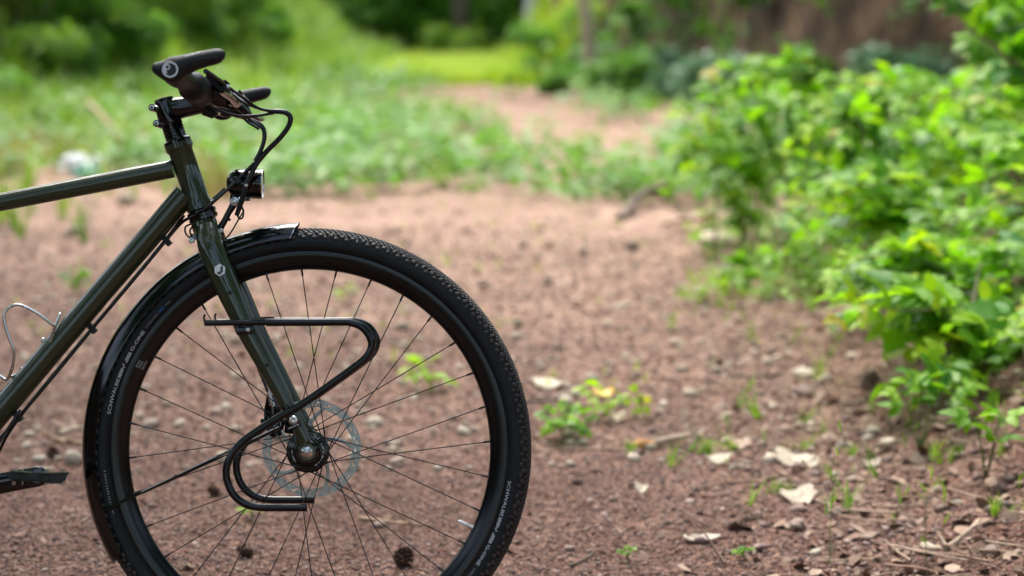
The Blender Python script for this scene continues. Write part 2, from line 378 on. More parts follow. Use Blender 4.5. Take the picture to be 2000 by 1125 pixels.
# ------------------------------------------------------------------ gravel, chips and litter on the path
def pebble_tpl(seed, flat=.6):
    import bmesh
    bm = bmesh.new(); bmesh.ops.create_icosphere(bm, subdivisions=1, radius=.5); r = random.Random(seed)
    V = [(v.co.x * r.uniform(.7, 1.15), v.co.y * r.uniform(.7, 1.15), v.co.z * r.uniform(.75, 1.1) * flat) for v in bm.verts]
    F = [tuple(v.index for v in f.verts) for f in bm.faces]; bm.free(); return tri(V, F)
def grain_tpl(seed):
    r = random.Random(seed); q = lambda a: a * r.uniform(.7, 1.2)
    V = [(q(.5), r.uniform(-.1, .1), r.uniform(-.05, .08)), (r.uniform(-.15, .15), q(.42), r.uniform(-.05, .08)), (-q(.5), r.uniform(-.1, .1), r.uniform(-.05, .08)), (r.uniform(-.15, .15), -q(.42), r.uniform(-.05, .08)), (r.uniform(-.2, .2), r.uniform(-.2, .2), q(.22)), (0, 0, -.15)]
    return tri(V, [(0, 1, 4), (1, 2, 4), (2, 3, 4), (3, 0, 4), (1, 0, 5), (2, 1, 5), (3, 2, 5), (0, 3, 5)])
GRAIN = [grain_tpl(i) for i in range(10)]
PEB = [pebble_tpl(i, f) for i, f in enumerate((.6, .45, .7, .55, .35))]
def chip_tpl(seed):
    r = random.Random(seed); n = 6
    V = [(0, 0, .10)] + [(math.cos(a) * r.uniform(.35, .65), math.sin(a) * r.uniform(.22, .42), r.uniform(-.06, .16)) for a in [k * 2 * math.pi / n for k in range(n)]]
    return tri(V, [(0, k, k % n + 1) for k in range(1, n + 1)])
CHIP = [chip_tpl(i) for i in range(6)]
def frustum_points(n, y0, y1, power=2.0, margin=.25):
    """random ground points over the strip of path in front of the camera, denser near it"""
    u = rng.random(n); y = (y0 ** (1 - power) + u * (y1 ** (1 - power) - y0 ** (1 - power))) ** (1 / (1 - power))
    half = y * .2118 + margin; x = (rng.random(n) * 2 - 1) * half
    return x, y
def strew(name, tpls, x, y, size, mat, tilt=.3, lift=.1, **kw):
    n = len(x); pos = np.stack([x, y, H(x, y) + size * lift], 1)
    Rm = rots(rng.random(n) * 6.283, rng.normal(0, tilt, n), rng.normal(0, tilt, n))
    return scatter(name, tpls, pos, Rm, size, mat, **kw)
x, y = frustum_points(135000, 4.2, 12, 2.9)
strew('gravel', GRAIN, x, y, np.clip(rng.lognormal(-4.95, .45, len(x)), .003, .024) * np.clip(y / 6, .8, 1.7), M['gravel'], kind='stuff', label='fine reddish gravel strewn over the dirt path')
x, y = frustum_points(15000, 4.2, 14, 1.8); 
keep = rng.random(len(x)) < np.clip(.02 + ss((x - XB(y) + .6) / .8) * .95, 0, 1); x, y = x[keep], y[keep]
strew('leaf_litter', CHIP, x, y, np.clip(rng.lognormal(-4.0, .45, len(x)), .008, .045), M['dryleaf'], .45, .12, kind='stuff', label='brown crumbled leaf litter along the edge of the path')
x, y = frustum_points(3000, 4.6, 15, 1.4)
keep = rng.random(len(x)) < np.clip(.06 + ss((x - XB(y) + .9) / .8), 0, 1); x, y = x[keep], y[keep]
strew('pebbles', PEB + GRAIN, x, y, np.clip(rng.lognormal(-3.9, .45, len(x)), .012, .05), M['greystone'], .3, .15, kind='stuff', label='pinkish pebbles lying loose at the path edge')
x, y = frustum_points(2600, 5.5, 19, .6)
strew('pale_pebbles', PEB, x, y, np.clip(rng.lognormal(-3.9, .5, len(x)), .008, .06), M['palestone'], .3, .15, kind='stuff', label='small pale pebbles and flakes on the dirt')

x, y = frustum_points(1500, 7, 18, .5)
strew('dead_leaves', CHIP, x, y, np.clip(rng.lognormal(-3.7, .45, len(x)), .012, .055), M['dryleaf'], .4, .12, kind='stuff', label='brown dead leaves dotted over the far part of the path')
def twig_tpl(seed):
    r = random.Random(seed); V = []; F = []; x = -.5; y = z = 0.
    for i in range(4):
        w_ = .022 * (1 - .15 * i); V += [(x, y - w_, z), (x, y + w_, z), (x, y, z + w_ * 1.7)]; x += 1 / 3; y += r.uniform(-.09, .09); z += r.uniform(-.03, .06)
    for i in range(3):
        a = i * 3
        for p_, q_ in ((0, 1), (1, 2), (2, 0)): F.append((a + p_, a + q_, a + 3 + q_, a + 3 + p_))
    return tri(V, F)
TWIG = [twig_tpl(i) for i in range(6)]
n = 1500; y = rng.uniform(4.4, 12, n) ; x = XB(y) + rng.normal(.25, .38, n)
strew('twigs', TWIG, x, y, rng.uniform(.04, .16, n), M['dryleaf'], .15, .08, kind='stuff', label='broken twigs and dry stems in the litter at the right edge of the path')
# ------------------------------------------------------------------ leaf and blade templates
def leaflet(L, W, fold=.25, droop=.25, n=5, serr=.0, x0=0., z0=0., seed=0):
    r = random.Random(seed); V = []; F = []
    prof = [(.0, .05), (.16, .72), (.38, 1.0), (.62, .80), (.82, .42), (1., .0)] if n == 5 else [(0, .05), (.35, 1.), (.72, .6), (1., 0)]
    for i, (t, w_) in enumerate(prof):
        z = -droop * L * t * t; hw = W * .5 * w_ * (1 + (serr * (-1) ** i))
        V += [(x0 + L * t, 0, z0 + z), (x0 + L * (t - .03), hw, z0 + z + fold * hw + r.uniform(-.04, .04) * W), (x0 + L * (t - .03), -hw, z0 + z + fold * hw + r.uniform(-.04, .04) * W)]
    for i in range(len(prof) - 1):
        a = i * 3; b = a + 3; F += [(a, b, b + 1, a + 1), (a, a + 2, b + 2, b)]
    return V, F
def serrated(L, W, fold, droop, seed=0):
    """leaflet with a toothed edge: an extra tooth between every pair of edge points"""
    r = random.Random(seed); ts = [0, .1, .2, .32, .45, .58, .7, .82, .92, 1.]
    V = []; F = []
    for i, t in enumerate(ts):
        w_ = max(0, math.sin(math.pi * min(1, t ** .72)) ** .8) if t < 1 else 0
        hw = W * .5 * w_ * (1.10 if i % 2 else .93); z = -droop * L * t * t + r.uniform(-.01, .01) * L
        V += [(L * t, 0, z), (L * (t + (.03 if i % 2 else 0)), hw, z + fold * hw), (L * (t + (.03 if i % 2 else 0)), -hw, z + fold * hw)]
    for i in range(len(ts) - 1):
        a = i * 3; b = a + 3; F += [(a, b, b + 1, a + 1), (a, a + 2, b + 2, b)]
    return V, F
def compound(seed, n=3, fine=True):
    r = random.Random(seed); V = []; F = []
    pet = .45
    angs = [0, 1.15, -1.15] if n == 3 else [0, .75, -.75, 1.6, -1.6]
    for k, a in enumerate(angs):
        L = (1. if k == 0 else .82) * r.uniform(.9, 1.1); W = L * r.uniform(.58, .72)
        v, f = serrated(L, W, r.uniform(.1, .35), r.uniform(.1, .4), seed * 7 + k) if fine else leaflet(L, W, .25, .25, 4)
        a += r.uniform(-.15, .15); ca, sa = math.cos(a), math.sin(a); tl = r.uniform(-.25, .2); sx = pet + (.12 if k == 0 else 0)
        b = len(V)
        for (x, y, z) in v:
            x2 = x * math.cos(tl) - z * math.sin(tl); z2 = x * math.sin(tl) + z * math.cos(tl)
            V.append((sx + x2 * ca - y * sa, x2 * sa + y * ca, z2))
        F += [tuple(i + b for i in g) for g in f]
    b = len(V); wv = .014      # leaf stalk
    V += [(0, -wv, 0), (0, wv, 0), (0, 0, .03), (pet + .1, -wv, 0), (pet + .1, wv, 0), (pet + .1, 0, .03)]
    F += [(b, b + 3, b + 4, b + 1), (b + 1, b + 4, b + 5, b + 2), (b + 2, b + 5, b + 3, b)]
    return V, F
COMP = [compound(i) for i in range(8)]
COMP_T = [tri(*c) for c in COMP]
SIMPLE_T = [tri(*compound(i + 40, 3, False)) for i in range(5)]
ONE_T = [tri(*leaflet(1, .5, .2, .3, 4, seed=i)) for i in range(3)]
def leaf_mesh(name, c, mat, scale=1.):
    me = bpy.data.meshes.new(name); me.from_pydata([(x * scale, y * scale, z * scale) for x, y, z in c[0]], [], c[1]); me.materials.append(mat); me.shade_smooth(); return me
BR_M = [leaf_mesh('bramble_leaf', c, M['bramble']) for c in COMP]
BR_Y = [leaf_mesh('young_bramble_leaf', c, M['bramble_y']) for c in COMP[:4]]
def blade_tpl(seed, k=7, spread=.35):
    r = random.Random(seed); V = []; F = []
    for j in range(k):
        a = r.uniform(0, 6.283); h = r.uniform(.6, 1.); lean = r.uniform(.1, spread) * 1.6; w_ = .022; bx, by = r.uniform(-.1, .1), r.uniform(-.1, .1)
        ca, sa = math.cos(a), math.sin(a); b = len(V)
        for t, ww in ((0, 1), (.5, .8), (1, 0)):
            d = lean * t * t; z = h * (t - .25 * lean * t * t)
            V += [(bx + ca * d - sa * w_ * ww, by + sa * d + ca * w_ * ww, z), (bx + ca * d + sa * w_ * ww, by + sa * d - ca * w_ * ww, z)]
        F += [(b, b + 1, b + 3, b + 2), (b + 2, b + 3, b + 5, b + 4)]
    return tri(V, F)
TUFT = [blade_tpl(i) for i in range(5)]
LITE = [tri([(0, 0, 0), (.45, .27, .06), (.45, 0, -.02), (.45, -.27, .06), (1, 0, -.12)], [(0, 2, 1), (0, 3, 2), (1, 2, 4), (2, 3, 4)])]

# ------------------------------------------------------------------ ground cover (nobody could count it)
def cover(name, tpls, x, y, size, mat, tilt=.25, lift=0., label=None):
    n = len(x); pos = np.stack([x, y, H(x, y) + size * lift], 1)
    return scatter(name, tpls, pos, rots(rng.random(n) * 6.283, rng.normal(0, tilt, n), rng.normal(0, tilt, n)), size, mat, kind='stuff', label=label)
def herb_tpl(seed):
    """one low herb: a rosette of leaves on short stalks"""
    r = random.Random(seed); V = []; F = []
    for j in range(9):
        v, f = leaflet(r.uniform(.35, .55), r.uniform(.24, .34), .15, .3, 4); a = r.uniform(0, 6.283); zz = r.uniform(.25, 1.); rad = r.uniform(.05, .45); b = len(V); tl = r.uniform(-.3, .5)
        for (x, y, z) in v:
            x2 = x * math.cos(tl) - z * math.sin(tl) + rad; z2 = x * math.sin(tl) + z * math.cos(tl) + zz
            V.append((x2 * math.cos(a) - y * math.sin(a), x2 * math.sin(a) + y * math.cos(a), z2))
        F += [tuple(i + b for i in g) for g in f]
    return tri(V, F)
HERB = [herb_tpl(i) for i in range(5)]
n = 8200; x = rng.uniform(-5.5, 3.4, n); y = rng.uniform(12.6, 27, n)
dens = np.clip(1.15 - np.abs(x + 1.35 - (y - 14) * -.07) / 1.75, 0, 1) * ss((y - 13.6 - .5 * lump(x, y, 2, 1)) / .8) * ss((25.6 - y) / 2)
dens = np.maximum(dens, .85 * np.clip(1.25 - np.abs(x - 1.35) / 1.2, 0, 1) * ss((y - 12.4) / 1.2) * ss((20.5 - y) / 2))
dens = np.maximum(dens, .22 * (np.abs(x + .1) < 1.1) * ss((y - 14.2 - .4 * lump(x, y, 3, 5)) / 1) * ss((19 - y) / 2))
dens = dens * np.where((np.abs(x - .72 - .25 * lump(x, y, 1.5, 3)) < .42) & (y > 16), .12, 1)
dens = np.maximum(dens, .4 * (x < -2.4) * ss((y - 12.8) / 2))
dens = dens * np.clip(.9 + .5 * lump(x, y, 2.7, 3), .15, 1)
k = (rng.random(n) < dens * np.where(rng.random(n) < .5, 1, np.clip(.35 + 1.5 * lump(x, y, 1.9, 8), 0, 1))) & ~((np.abs(x + 2.72) < .42) & (y < 15.6)); x, y = x[k], y[k]
cover('undergrowth', HERB, x, y, rng.uniform(.13, .27, len(x)), M['herb'], label='low bright green herbs spreading across the path')
n = 2600; y = rng.uniform(23, 36, n); x = rng.uniform(-5, 3, n); dd = np.where(x < -1.2 - .3 * lump(x, y, 1.2, 6), .55, np.where(x > .75 + .3 * lump(x, y, 1.4, 2), .5, .05)); k = rng.random(n) < dd * np.clip(.6 + lump(x, y, 1.5, 4), 0, 1); x, y = x[k], y[k]
cover('verge_herbs', HERB, x, y, rng.uniform(.12, .34, len(x)), M['herb'], label='patchy herbs on both sides where the path narrows')
n = 900; y = rng.uniform(8.6, 13, n); x = XB(y) + rng.uniform(-.35, .5, n); k = rng.random(n) < .55 * np.clip(.5 + lump(x, y, 4, 2), 0, 1); x, y = x[k], y[k]
cover('low_herbs', HERB, x, y, rng.uniform(.05, .12, len(x)), M['grass'], label='low yellow green herbs around the foot of the sapling')
n = 2200; x = rng.uniform(-6.5, -1.6, n); y = rng.uniform(13.5, 30, n); k = (rng.random(n) < np.clip(.35 + lump(x, y, 1.7, 6), 0, 1)) & ~((np.abs(x + 2.72) < .42) & (y < 15.6)); x, y = x[k], y[k]
cover('dry_grass', TUFT, x, y, rng.uniform(.12, .4, len(x)), M['drygrass'], .35, label='dry straw coloured grass mixed into the weeds at the left')
# grass on both banks and between the shrubs
n = 16000; x = rng.uniform(-11, 1.5, n); y = rng.uniform(11, 50, n)
tl = XL(y) - x; k = (rng.random(n) < np.clip(.12 + ss((tl + .7) / 1.2) * 1.2, 0, 1) * ((x < -1.8) | (y > 28))) & (x < np.where(y < 30, -1.9, XL(y) + .4)); x, y = x[k], y[k]
cover('grass', TUFT, x, y, rng.uniform(.22, .5, len(x)) * np.clip(y / 20, .8, 1.6), M['grass'], .2, label='long green grass covering the left bank')
n = 11000; y = rng.uniform(29, 52, n); x = rng.uniform(-7.5, 4.5, n)
k = (x > XL(y) - 4.5) & ((y > 34.5) | (x < XL(y) - .2)) & (x < XR(y) + 3.0); x, y = x[k], y[k]
cover('meadow_grass', TUFT, x, y, rng.uniform(.25, .5, len(x)), M['brightgrass'], .2, label='sunlit yellow green grass at the end of the path')
n = 1500; x = rng.uniform(-1.9, 1.5, n); y = rng.uniform(6.5, 15, n); k = rng.random(n) < .45 * np.clip(.4 + lump(x, y, 2.2, 9), 0, 1); x, y = x[k], y[k]
cover('grass_sprouts', TUFT, x, y, rng.uniform(.02, .055, len(x)), M['brightgrass'], .3, label='tiny green sprouts coming up through the dirt')
n = 420; y = rng.uniform(5, 11, n); x = XB(y) + rng.uniform(-.45, 1.5, n); k = rng.random(n) < .6; x, y = x[k], y[k]
cover('edge_weeds', TUFT, x, y, rng.uniform(.03, .12, len(x)), M['grass'], .4, label='thin weeds along the right edge of the path')
n = 6500; y = rng.uniform(21, 36, n); x = XR(y) + rng.uniform(-.3, 4.5, n); k = rng.random(n) < .08 + .5 * (lump(x, y, 1.6, 3) > .2); x, y = x[k], y[k]
cover('bank_plants', HERB, x, y, rng.uniform(.15, .42, len(x)), M['shrub'], .6, label='straggling plants on the brown earth bank')

# ------------------------------------------------------------------ shrubs and trees
def at_px(px, py, dist):
    """point on the ray through a photo pixel, dist metres along the optical axis"""
    a = math.cos(PITCH); b = math.sin(PITCH); u = (px - 1000) / F_PX; v = (562 - py) / F_PX
    return Vector((u * dist, (a + v * b) * dist, CAM_H + (-b + v * a) * dist))

def shrub(name, x, y, rad, h, mat, n, ls, label, cat='shrub', group=None, stems=5, squash=1., tpl=None, sink=.05):
    z0 = float(H(x, y)) - sink
    e = empty(name, (x, y, z0), label, cat, group)
    K = max(4, int(5 + rad * 5)); cc = rng.normal(0, 1, (K, 3)); cc /= np.linalg.norm(cc, axis=1)[:, None]
    cc = cc * rng.uniform(.35, .8, (K, 1)) * [rad, rad * squash, h * .42] + [0, 0, h * .55]
    cr_ = rng.uniform(.28, .5, K) * min(rad, h * .6)
    pk = rng.integers(0, K, n); dv = rng.normal(0, 1, (n, 3)); dv /= np.linalg.norm(dv, axis=1)[:, None]
    pos = cc[pk] + dv * (cr_[pk] * rng.random(n) ** .45)[:, None] * [1.1, 1.1, .85]
    pos[:, 2] = np.maximum(pos[:, 2], .02 + .1 * rng.random(n))
    yaw = np.arctan2(dv[:, 1], dv[:, 0]) + rng.normal(0, .5, n); tilt = rng.normal(.15, .45, n) - dv[:, 2] * .4
    V, F, T = scatter_arrays(tpl or LITE, pos, rots(yaw, tilt, rng.normal(0, .5, n)), ls * rng.uniform(.6, 1.25, n))
    np_mesh('foliage', V, F, mat, e, T, kind='stuff')
    for k in range(min(stems, K)):
        b = MB(); a = Vector((random.uniform(-.05, .05), random.uniform(-.05, .05), 0)); c = Vector(cc[k])
        b.sweep(cr([a, a.lerp(c, .5) + Vector((0, 0, .12 * h)), c], 4), lerp_list([.012 + h * .012, .006], 9), 6); b.build('stem', M['bark'], e)
    return e

def make_tree_meshes(seed, h, mat, n=2600, ls=.34, low=.35, bark='bark', thick=1.):
    r = random.Random(seed); g = np.random.default_rng(seed)
    b = MB(); lean = Vector((r.uniform(-.06, .06), r.uniform(-.06, .06), 1))
    pts = [Vector((lean.x * z + .12 * math.sin(z * .8 + seed), lean.y * z + .1 * math.cos(z * .7 + seed), z)) for z in np.linspace(-.3, h * .92, 12)]
    b.sweep(pts, lerp_list([.02 * h * thick, .013 * h * thick, .009 * h * thick, .002 * h], 12), 9)
    cl = []
    for k in range(13):
        t = r.uniform(low, .95); p0 = pts[int(t * 11)]; a = r.uniform(0, 6.283); L = h * (.10 + .22 * (1 - t)) * r.uniform(.8, 1.2)
        p2 = p0 + Vector((math.cos(a) * L, math.sin(a) * L, L * r.uniform(.2, .7)))
        b.sweep(cr([p0, p0.lerp(p2, .5) + Vector((0, 0, -.06 * L)), p2], 3), lerp_list([.0045 * h, .0015 * h], 7), 5); cl += [(p2, L * .62), (p0.lerp(p2, .6), L * .5)]
    cl.append((pts[-1], h * .09))
    c = np.array([list(q[0]) for q in cl]); rr = np.array([q[1] for q in cl]) + .25; pk = g.integers(0, len(c), n); dv = g.normal(0, 1, (n, 3)); dv /= np.linalg.norm(dv, axis=1)[:, None]
    pos = c[pk] + dv * (rr[pk] * g.random(n) ** .4)[:, None] * [1, 1, .7]
    V, F, T = scatter_arrays(LITE, pos, rots(g.random(n) * 6.283, g.normal(.2, .5, n), g.normal(0, .6, n)), ls * g.uniform(.6, 1.3, n))
    t = b.build('trunk', M[bark]); cw = np_mesh('crown', V, F, mat, None, T, kind='stuff')
    return t, cw
TREES = []
for i, (h, ls) in enumerate(((11, .42), (13, .46), (9, .36), (12, .44))):
    t, c = make_tree_meshes(i + 3, h, M['forest'], 3600, ls); TREES.append((t.data, c.data)); bpy.data.objects.remove(t); bpy.data.objects.remove(c)
def tree(x, y, k, s, label, group):
    e = empty('tree', (x, y, float(H(x, y)) - .1), label, 'tree', group, (0, 0, random.uniform(0, 6.28))); e.scale = (s, s, s)
    for nm, me in zip(('trunk', 'crown'), TREES[k % 4]):
        o = bpy.data.objects.new(nm, me); sc.collection.objects.link(o); o.parent = e
        if nm == 'crown': o['kind'] = 'stuff'
    return e
far_t = [(-9.5, 56), (-6.0, 58), (-2.6, 57), (.9, 58), (4.6, 57), (8.3, 56), (-12, 58), (12, 58), (-5.5, 62), (0, 63), (5, 62)]
for i, (x, y) in enumerate(far_t):
    tree(x, y, i, random.uniform(.9, 1.3), 'dark forest tree standing beyond the end of the path', 'trees of the dark forest beyond the path')
side_t = [(-9, 44), (-10.5, 38), (-14, 32), (-15, 27), (-14, 21), (-10.5, 15), (-10, 9), (-10, 3), (-11, -3), (6.5, 43), (8, 38), (8.4, 33), (9.2, 28), (10.5, 23), (11, 17), (10.5, 11), (10.8, 5), (11, -1), (-16, -20), (-9, -25), (-3, -24), (3, -26), (9, -24), (17, -21), (-12, -8), (12, -7), (-4.6, 3.2), (-5.4, 8.5), (4.4, 2.6), (5.2, 7.0), (-4.6, -2.5), (4.8, -3.0), (-6.8, 13), (6.6, 12)]  # unseen trees; near and rear ones added to shade ground and block sky
for i, (x, y) in enumerate(side_t):
    tree(x, y, i + 1, random.uniform(.8, 1.15), 'unseen leafy tree around the path, shading it and darkening reflections', 'unseen shade trees around the path')
def single_tree(name, px, py, h, bark, label, thick=1., seed=20, mat='forest'):
    g, s_ = ground_pt(px, py); e = empty(name, g, label, 'tree')
    t, c = make_tree_meshes(seed, h, M[mat], 1500, .3, .55, bark, thick); t.parent = e; c.parent = e; return e
single_tree('tree', 1145, 180, 7.5, 'palebark', 'slim tree with a pale brown trunk at the foot of the earth bank', .62, 21)
g = Vector((.22, 44.0, 0)); e = empty('tree', (g.x, g.y, float(H(g.x, g.y))), 'white barked trunk behind the bright grass ridge', 'tree')
t, c = make_tree_meshes(26, 9, M['forest'], 1200, .3, .6, 'whitebark', .75); t.parent = e; c.parent = e
g = Vector((-.9, 49.0, 0)); e = empty('tree', (g.x, g.y, float(H(g.x, g.y))), 'grey green trunk at the dark edge of the forest', 'tree')
t, c = make_tree_meshes(29, 9, M['forest'], 1200, .3, .6, 'bark', 1.3); t.parent = e; c.parent = e

for i in range(9):
    shrub('forest_bush', -7.5 + i * 1.55 + random.uniform(-.4, .4), 49.3 + random.uniform(-.4, .4), random.uniform(.9, 1.2), random.uniform(1.5, 2.3), M['shrub'], 1300, .2, 'mid green bush at the far edge of the sunlit grass', group='bushes along the far edge of the grass', stems=2)
# dark understorey closing the end of the path
for i in range(22):
    x = -12 + i * 1.15 + random.uniform(-.3, .3); y = 51 + random.uniform(-.8, 2.5)
    shrub('forest_shrub', x, y, random.uniform(1.3, 1.9), random.uniform(2.4, 4.2), M[('forest', 'shrub')[i % 2]], 1900, .32, 'dark green shrub in the shade at the edge of the forest', group='dark shrubs at the forest edge', stems=2)
for (x, y, r_, h, lb) in ((-1.15, 46.5, .75, .95, 'bright green bush alone on the sunlit grass before the forest'), (-.15, 45.8, .4, .6, 'small bright bush right of the lone bush on the far grass')):
    shrub('bush', x, y, r_, h, M['grass'], 500, .14, lb, stems=2)

LEFTS = [   # px, py of the foot, radius, height, material, label
    (60, 60, 1.3, 1.6, 'shrub', 'dark shrub high on the left bank, in the corner'), (190, 75, 1.0, 1.3, 'shrub', 'dark bushy shrub above the handlebar grip on the left bank'),
    (310, 60, 1.0, 1.3, 'grass', 'mid green shrub on the bank behind the near grip'), (430, 70, .9, 1.3, 'shrub', 'round shrub on the bank just right of the near grip'),
    (30, 150, .9, .9, 'grass', 'shrub low on the left bank with a broad shaded side'), (120, 165, .55, .8, 'herb', 'light green bush beside the broad shrub low on the left bank'),
    (230, 135, .7, .8, 'shrub', 'low dense shrub on the bank left of the stem'), (370, 120, .6, .7, 'herb', 'pale green bush on the bank right behind the stem'),
    (515, 105, .7, .8, 'shrub', 'shrub beneath the grassy ridge right of the handlebar'), (590, 160, .6, .5, 'herb', 'low bush at the foot of the grassy ridge'),
    (20, 235, .45, .5, 'herb', 'leafy weed at the left edge above the top tube'), (90, 270, .4, .35, 'grass', 'low yellow green weed beside the crushed plastic litter'),
    (300, 215, .5, .45, 'herb', 'bright weed behind the steerer at the foot of the bank')]
for (px, py, r_, h, mt, lb) in LEFTS:
    g, s_ = ground_pt(px, py); shrub('shrub', g.x, g.y, r_, h, M[mt], int(1500 * (r_ + .4)), .10 if mt != 'shrub' else .13, lb, stems=3)
RIGHTS = [(1215, 205, .45, .65, 'herb', 'light green leafy bush at the foot of the earth bank'), (1300, 195, .65, .75, 'blueshrub', 'blue green bush left of the brambles, against the bank'),
          (1400, 215, .75, .8, 'blueshrub', 'broad blue green bush partly behind the bramble tips'), (1560, 205, .6, .7, 'shrub', 'fern like dark bush behind the brambles'),
          (1760, 210, .6, .75, 'blueshrub', 'dark bush low before the earth bank behind the brambles'), (1060, 115, .6, .7, 'shrub', 'bush on the slope left of the slim pale trunk'),
          (985, 125, .4, .35, 'grass', 'grassy bright bush on the ridge under the white trunk'), (1085, 185, .35, .3, 'herb', 'low weed left of the foot of the pale trunk'),
          (1250, 60, .5, .5, 'shrub', 'green bush hanging on the upper earth bank'), (1330, 20, .5, .5, 'shrub', 'bush near the top of the earth bank, right of the green hanging one'),
          (1480, 20, .5, .5, 'shrub', 'tuft of leaves hanging over the bare brown bank')]
for (px, py, r_, h, mt, lb) in RIGHTS:
    g, s_ = ground_pt(px, py); shrub('shrub', g.x, g.y, r_, h, M[mt], int(1400 * (r_ + .4)), .11, lb, stems=3)
# hanging roots and dead stems on the earth bank
for i in range(26):
    px = 1240 + i * 25 + random.uniform(-10, 10); g, s_ = ground_pt(px, random.uniform(60, 150)); b = MB(); L = random.uniform(.5, 1.3)
    b.sweep(cr([g + Vector((0, -.03, L * .6)), g + Vector((random.uniform(-.1, .1), -.12, L * .2)), g + Vector((random.uniform(-.25, .25), -.1, -L * .4))], 5), lerp_list([.02, .012, .006], 11), 6)
    o = b.build('root', M['bark'], label='bare root hanging down the brown earth bank', cat='root', group='roots hanging on the earth bank')

# ------------------------------------------------------------------ brambles at the right of the path
ONE_Y = [leaf_mesh('single_leaf', serrated(1, .66, .15, .1, 3), M['bramble_y'])]
def place_leaf(parent, P0, d, up, size, meshes):
    d = d.normalized(); n = (up - d * up.dot(d))
    if n.length < .1: n = Vector((0, 0, 1)) - d * d.z
    n.normalize(); s_ = n.cross(d)
    Mx = Matrix(((d.x, s_.x, n.x, P0.x), (d.y, s_.y, n.y, P0.y), (d.z, s_.z, n.z, P0.z), (0, 0, 0, 1)))
    o = bpy.data.objects.new('leaf', random.choice(meshes)); sc.collection.objects.link(o); o.parent = parent
    o.matrix_basis = Mx @ Matrix.Scale(size, 4); return o

def cane(parent, pts, r0, mat='stem_g', name='cane'):
    b = MB(); b.sweep(pts, lerp_list([r0, r0 * .75, r0 * .35], len(pts)), 6)
    for i in range(2, len(pts) - 1, 2):      # thorns
        a = random.uniform(0, 6.28); d = Vector((math.cos(a), math.sin(a), .2)) * r0 * 2.4; p = Vector(pts[i]); t = (Vector(pts[i + 1]) - p).normalized() * r0
        b.add([p + t, p - t, p + d], [(0, 1, 2)])
    return b.build(name, M[mat], parent)

def bramble(x, y, h, reach, ncane, nleaf, label, ls=.068, aim=None, young=.25, fill=130, name='bramble', mats=None):
    z0 = float(H(x, y)) - .01; e = empty(name, (x, y, z0), label, 'bramble bush'); cnt = 0
    for k in range(ncane):
        a = 6.283 * k / ncane + random.uniform(-.4, .4)
        if aim is not None and random.random() < .45: a = aim + random.uniform(-.6, .6)
        hh = h * random.uniform(.55, 1.05); R = reach * random.uniform(.45, 1.1); dx, dy = math.cos(a), math.sin(a)
        P_ = [Vector((dx * R * t, dy * R * t, hh * (1 - (1 - t / .62) ** 2 if t < .62 else 1 - .35 * ((t - .62) / .38) ** 2))) for t in (0, .12, .28, .46, .62, .8, 1)]
        P_ = [p + Vector((random.uniform(-.03, .03), random.uniform(-.03, .03), 0)) for p in P_]; pts = cr(P_, 4); cane(e, pts, .0042)
        N = nleaf; side = 1
        for j in range(N):
            t = .12 + .88 * j / (N - 1); i = min(len(pts) - 2, int(t * (len(pts) - 1))); p = pts[i].lerp(pts[i + 1], random.random()); tg = (pts[i + 1] - pts[i]).normalized()
            sd = tg.cross(Vector((0, 0, 1))); sd = sd.normalized() if sd.length > .1 else Vector((dx, dy, 0)); side = -side
            d = sd * side * random.uniform(.5, 1) + tg * random.uniform(.1, .7) + Vector((0, 0, random.uniform(-.15, .45)))
            up = Vector((random.uniform(-.35, .35), random.uniform(-.75, .15), 1)); yg = random.random() < young * (t ** 1.5) * 1.8
            place_leaf(e, p, d, up, ls * random.uniform(.65, 1.2) * (.75 if t > .93 else 1), BR_Y if yg else BR_M); cnt += 1
    if h > .4:
        for k in range(2):
            a = random.uniform(0, 6.28); q = Vector((math.cos(a), math.sin(a), 0)) * reach * .35; b = MB(); b.sweep(cr([q, q * 1.15 + Vector((.02, 0, h * .5)), q * 1.3 + Vector((-.02, 0, h * .95))], 5), lerp_list([.007, .004], 11), 6); b.build('old_stem', M['bark'], e)
    n = fill
    if n:
        a = rng.random(n) * 6.283; rr = reach * rng.random(n) ** .6 * .8; pos = np.stack([np.cos(a) * rr, np.sin(a) * rr, h * (.08 + .72 * rng.random(n))], 1)
        V, F, T = scatter_arrays(SIMPLE_T, pos, rots(rng.random(n) * 6.283, rng.normal(.1, .35, n), rng.normal(0, .35, n)), ls * rng.uniform(.6, 1.1, n)); np_mesh('foliage', V, F, M['bramble'], e, T, kind='stuff')
    return e
PI = math.pi
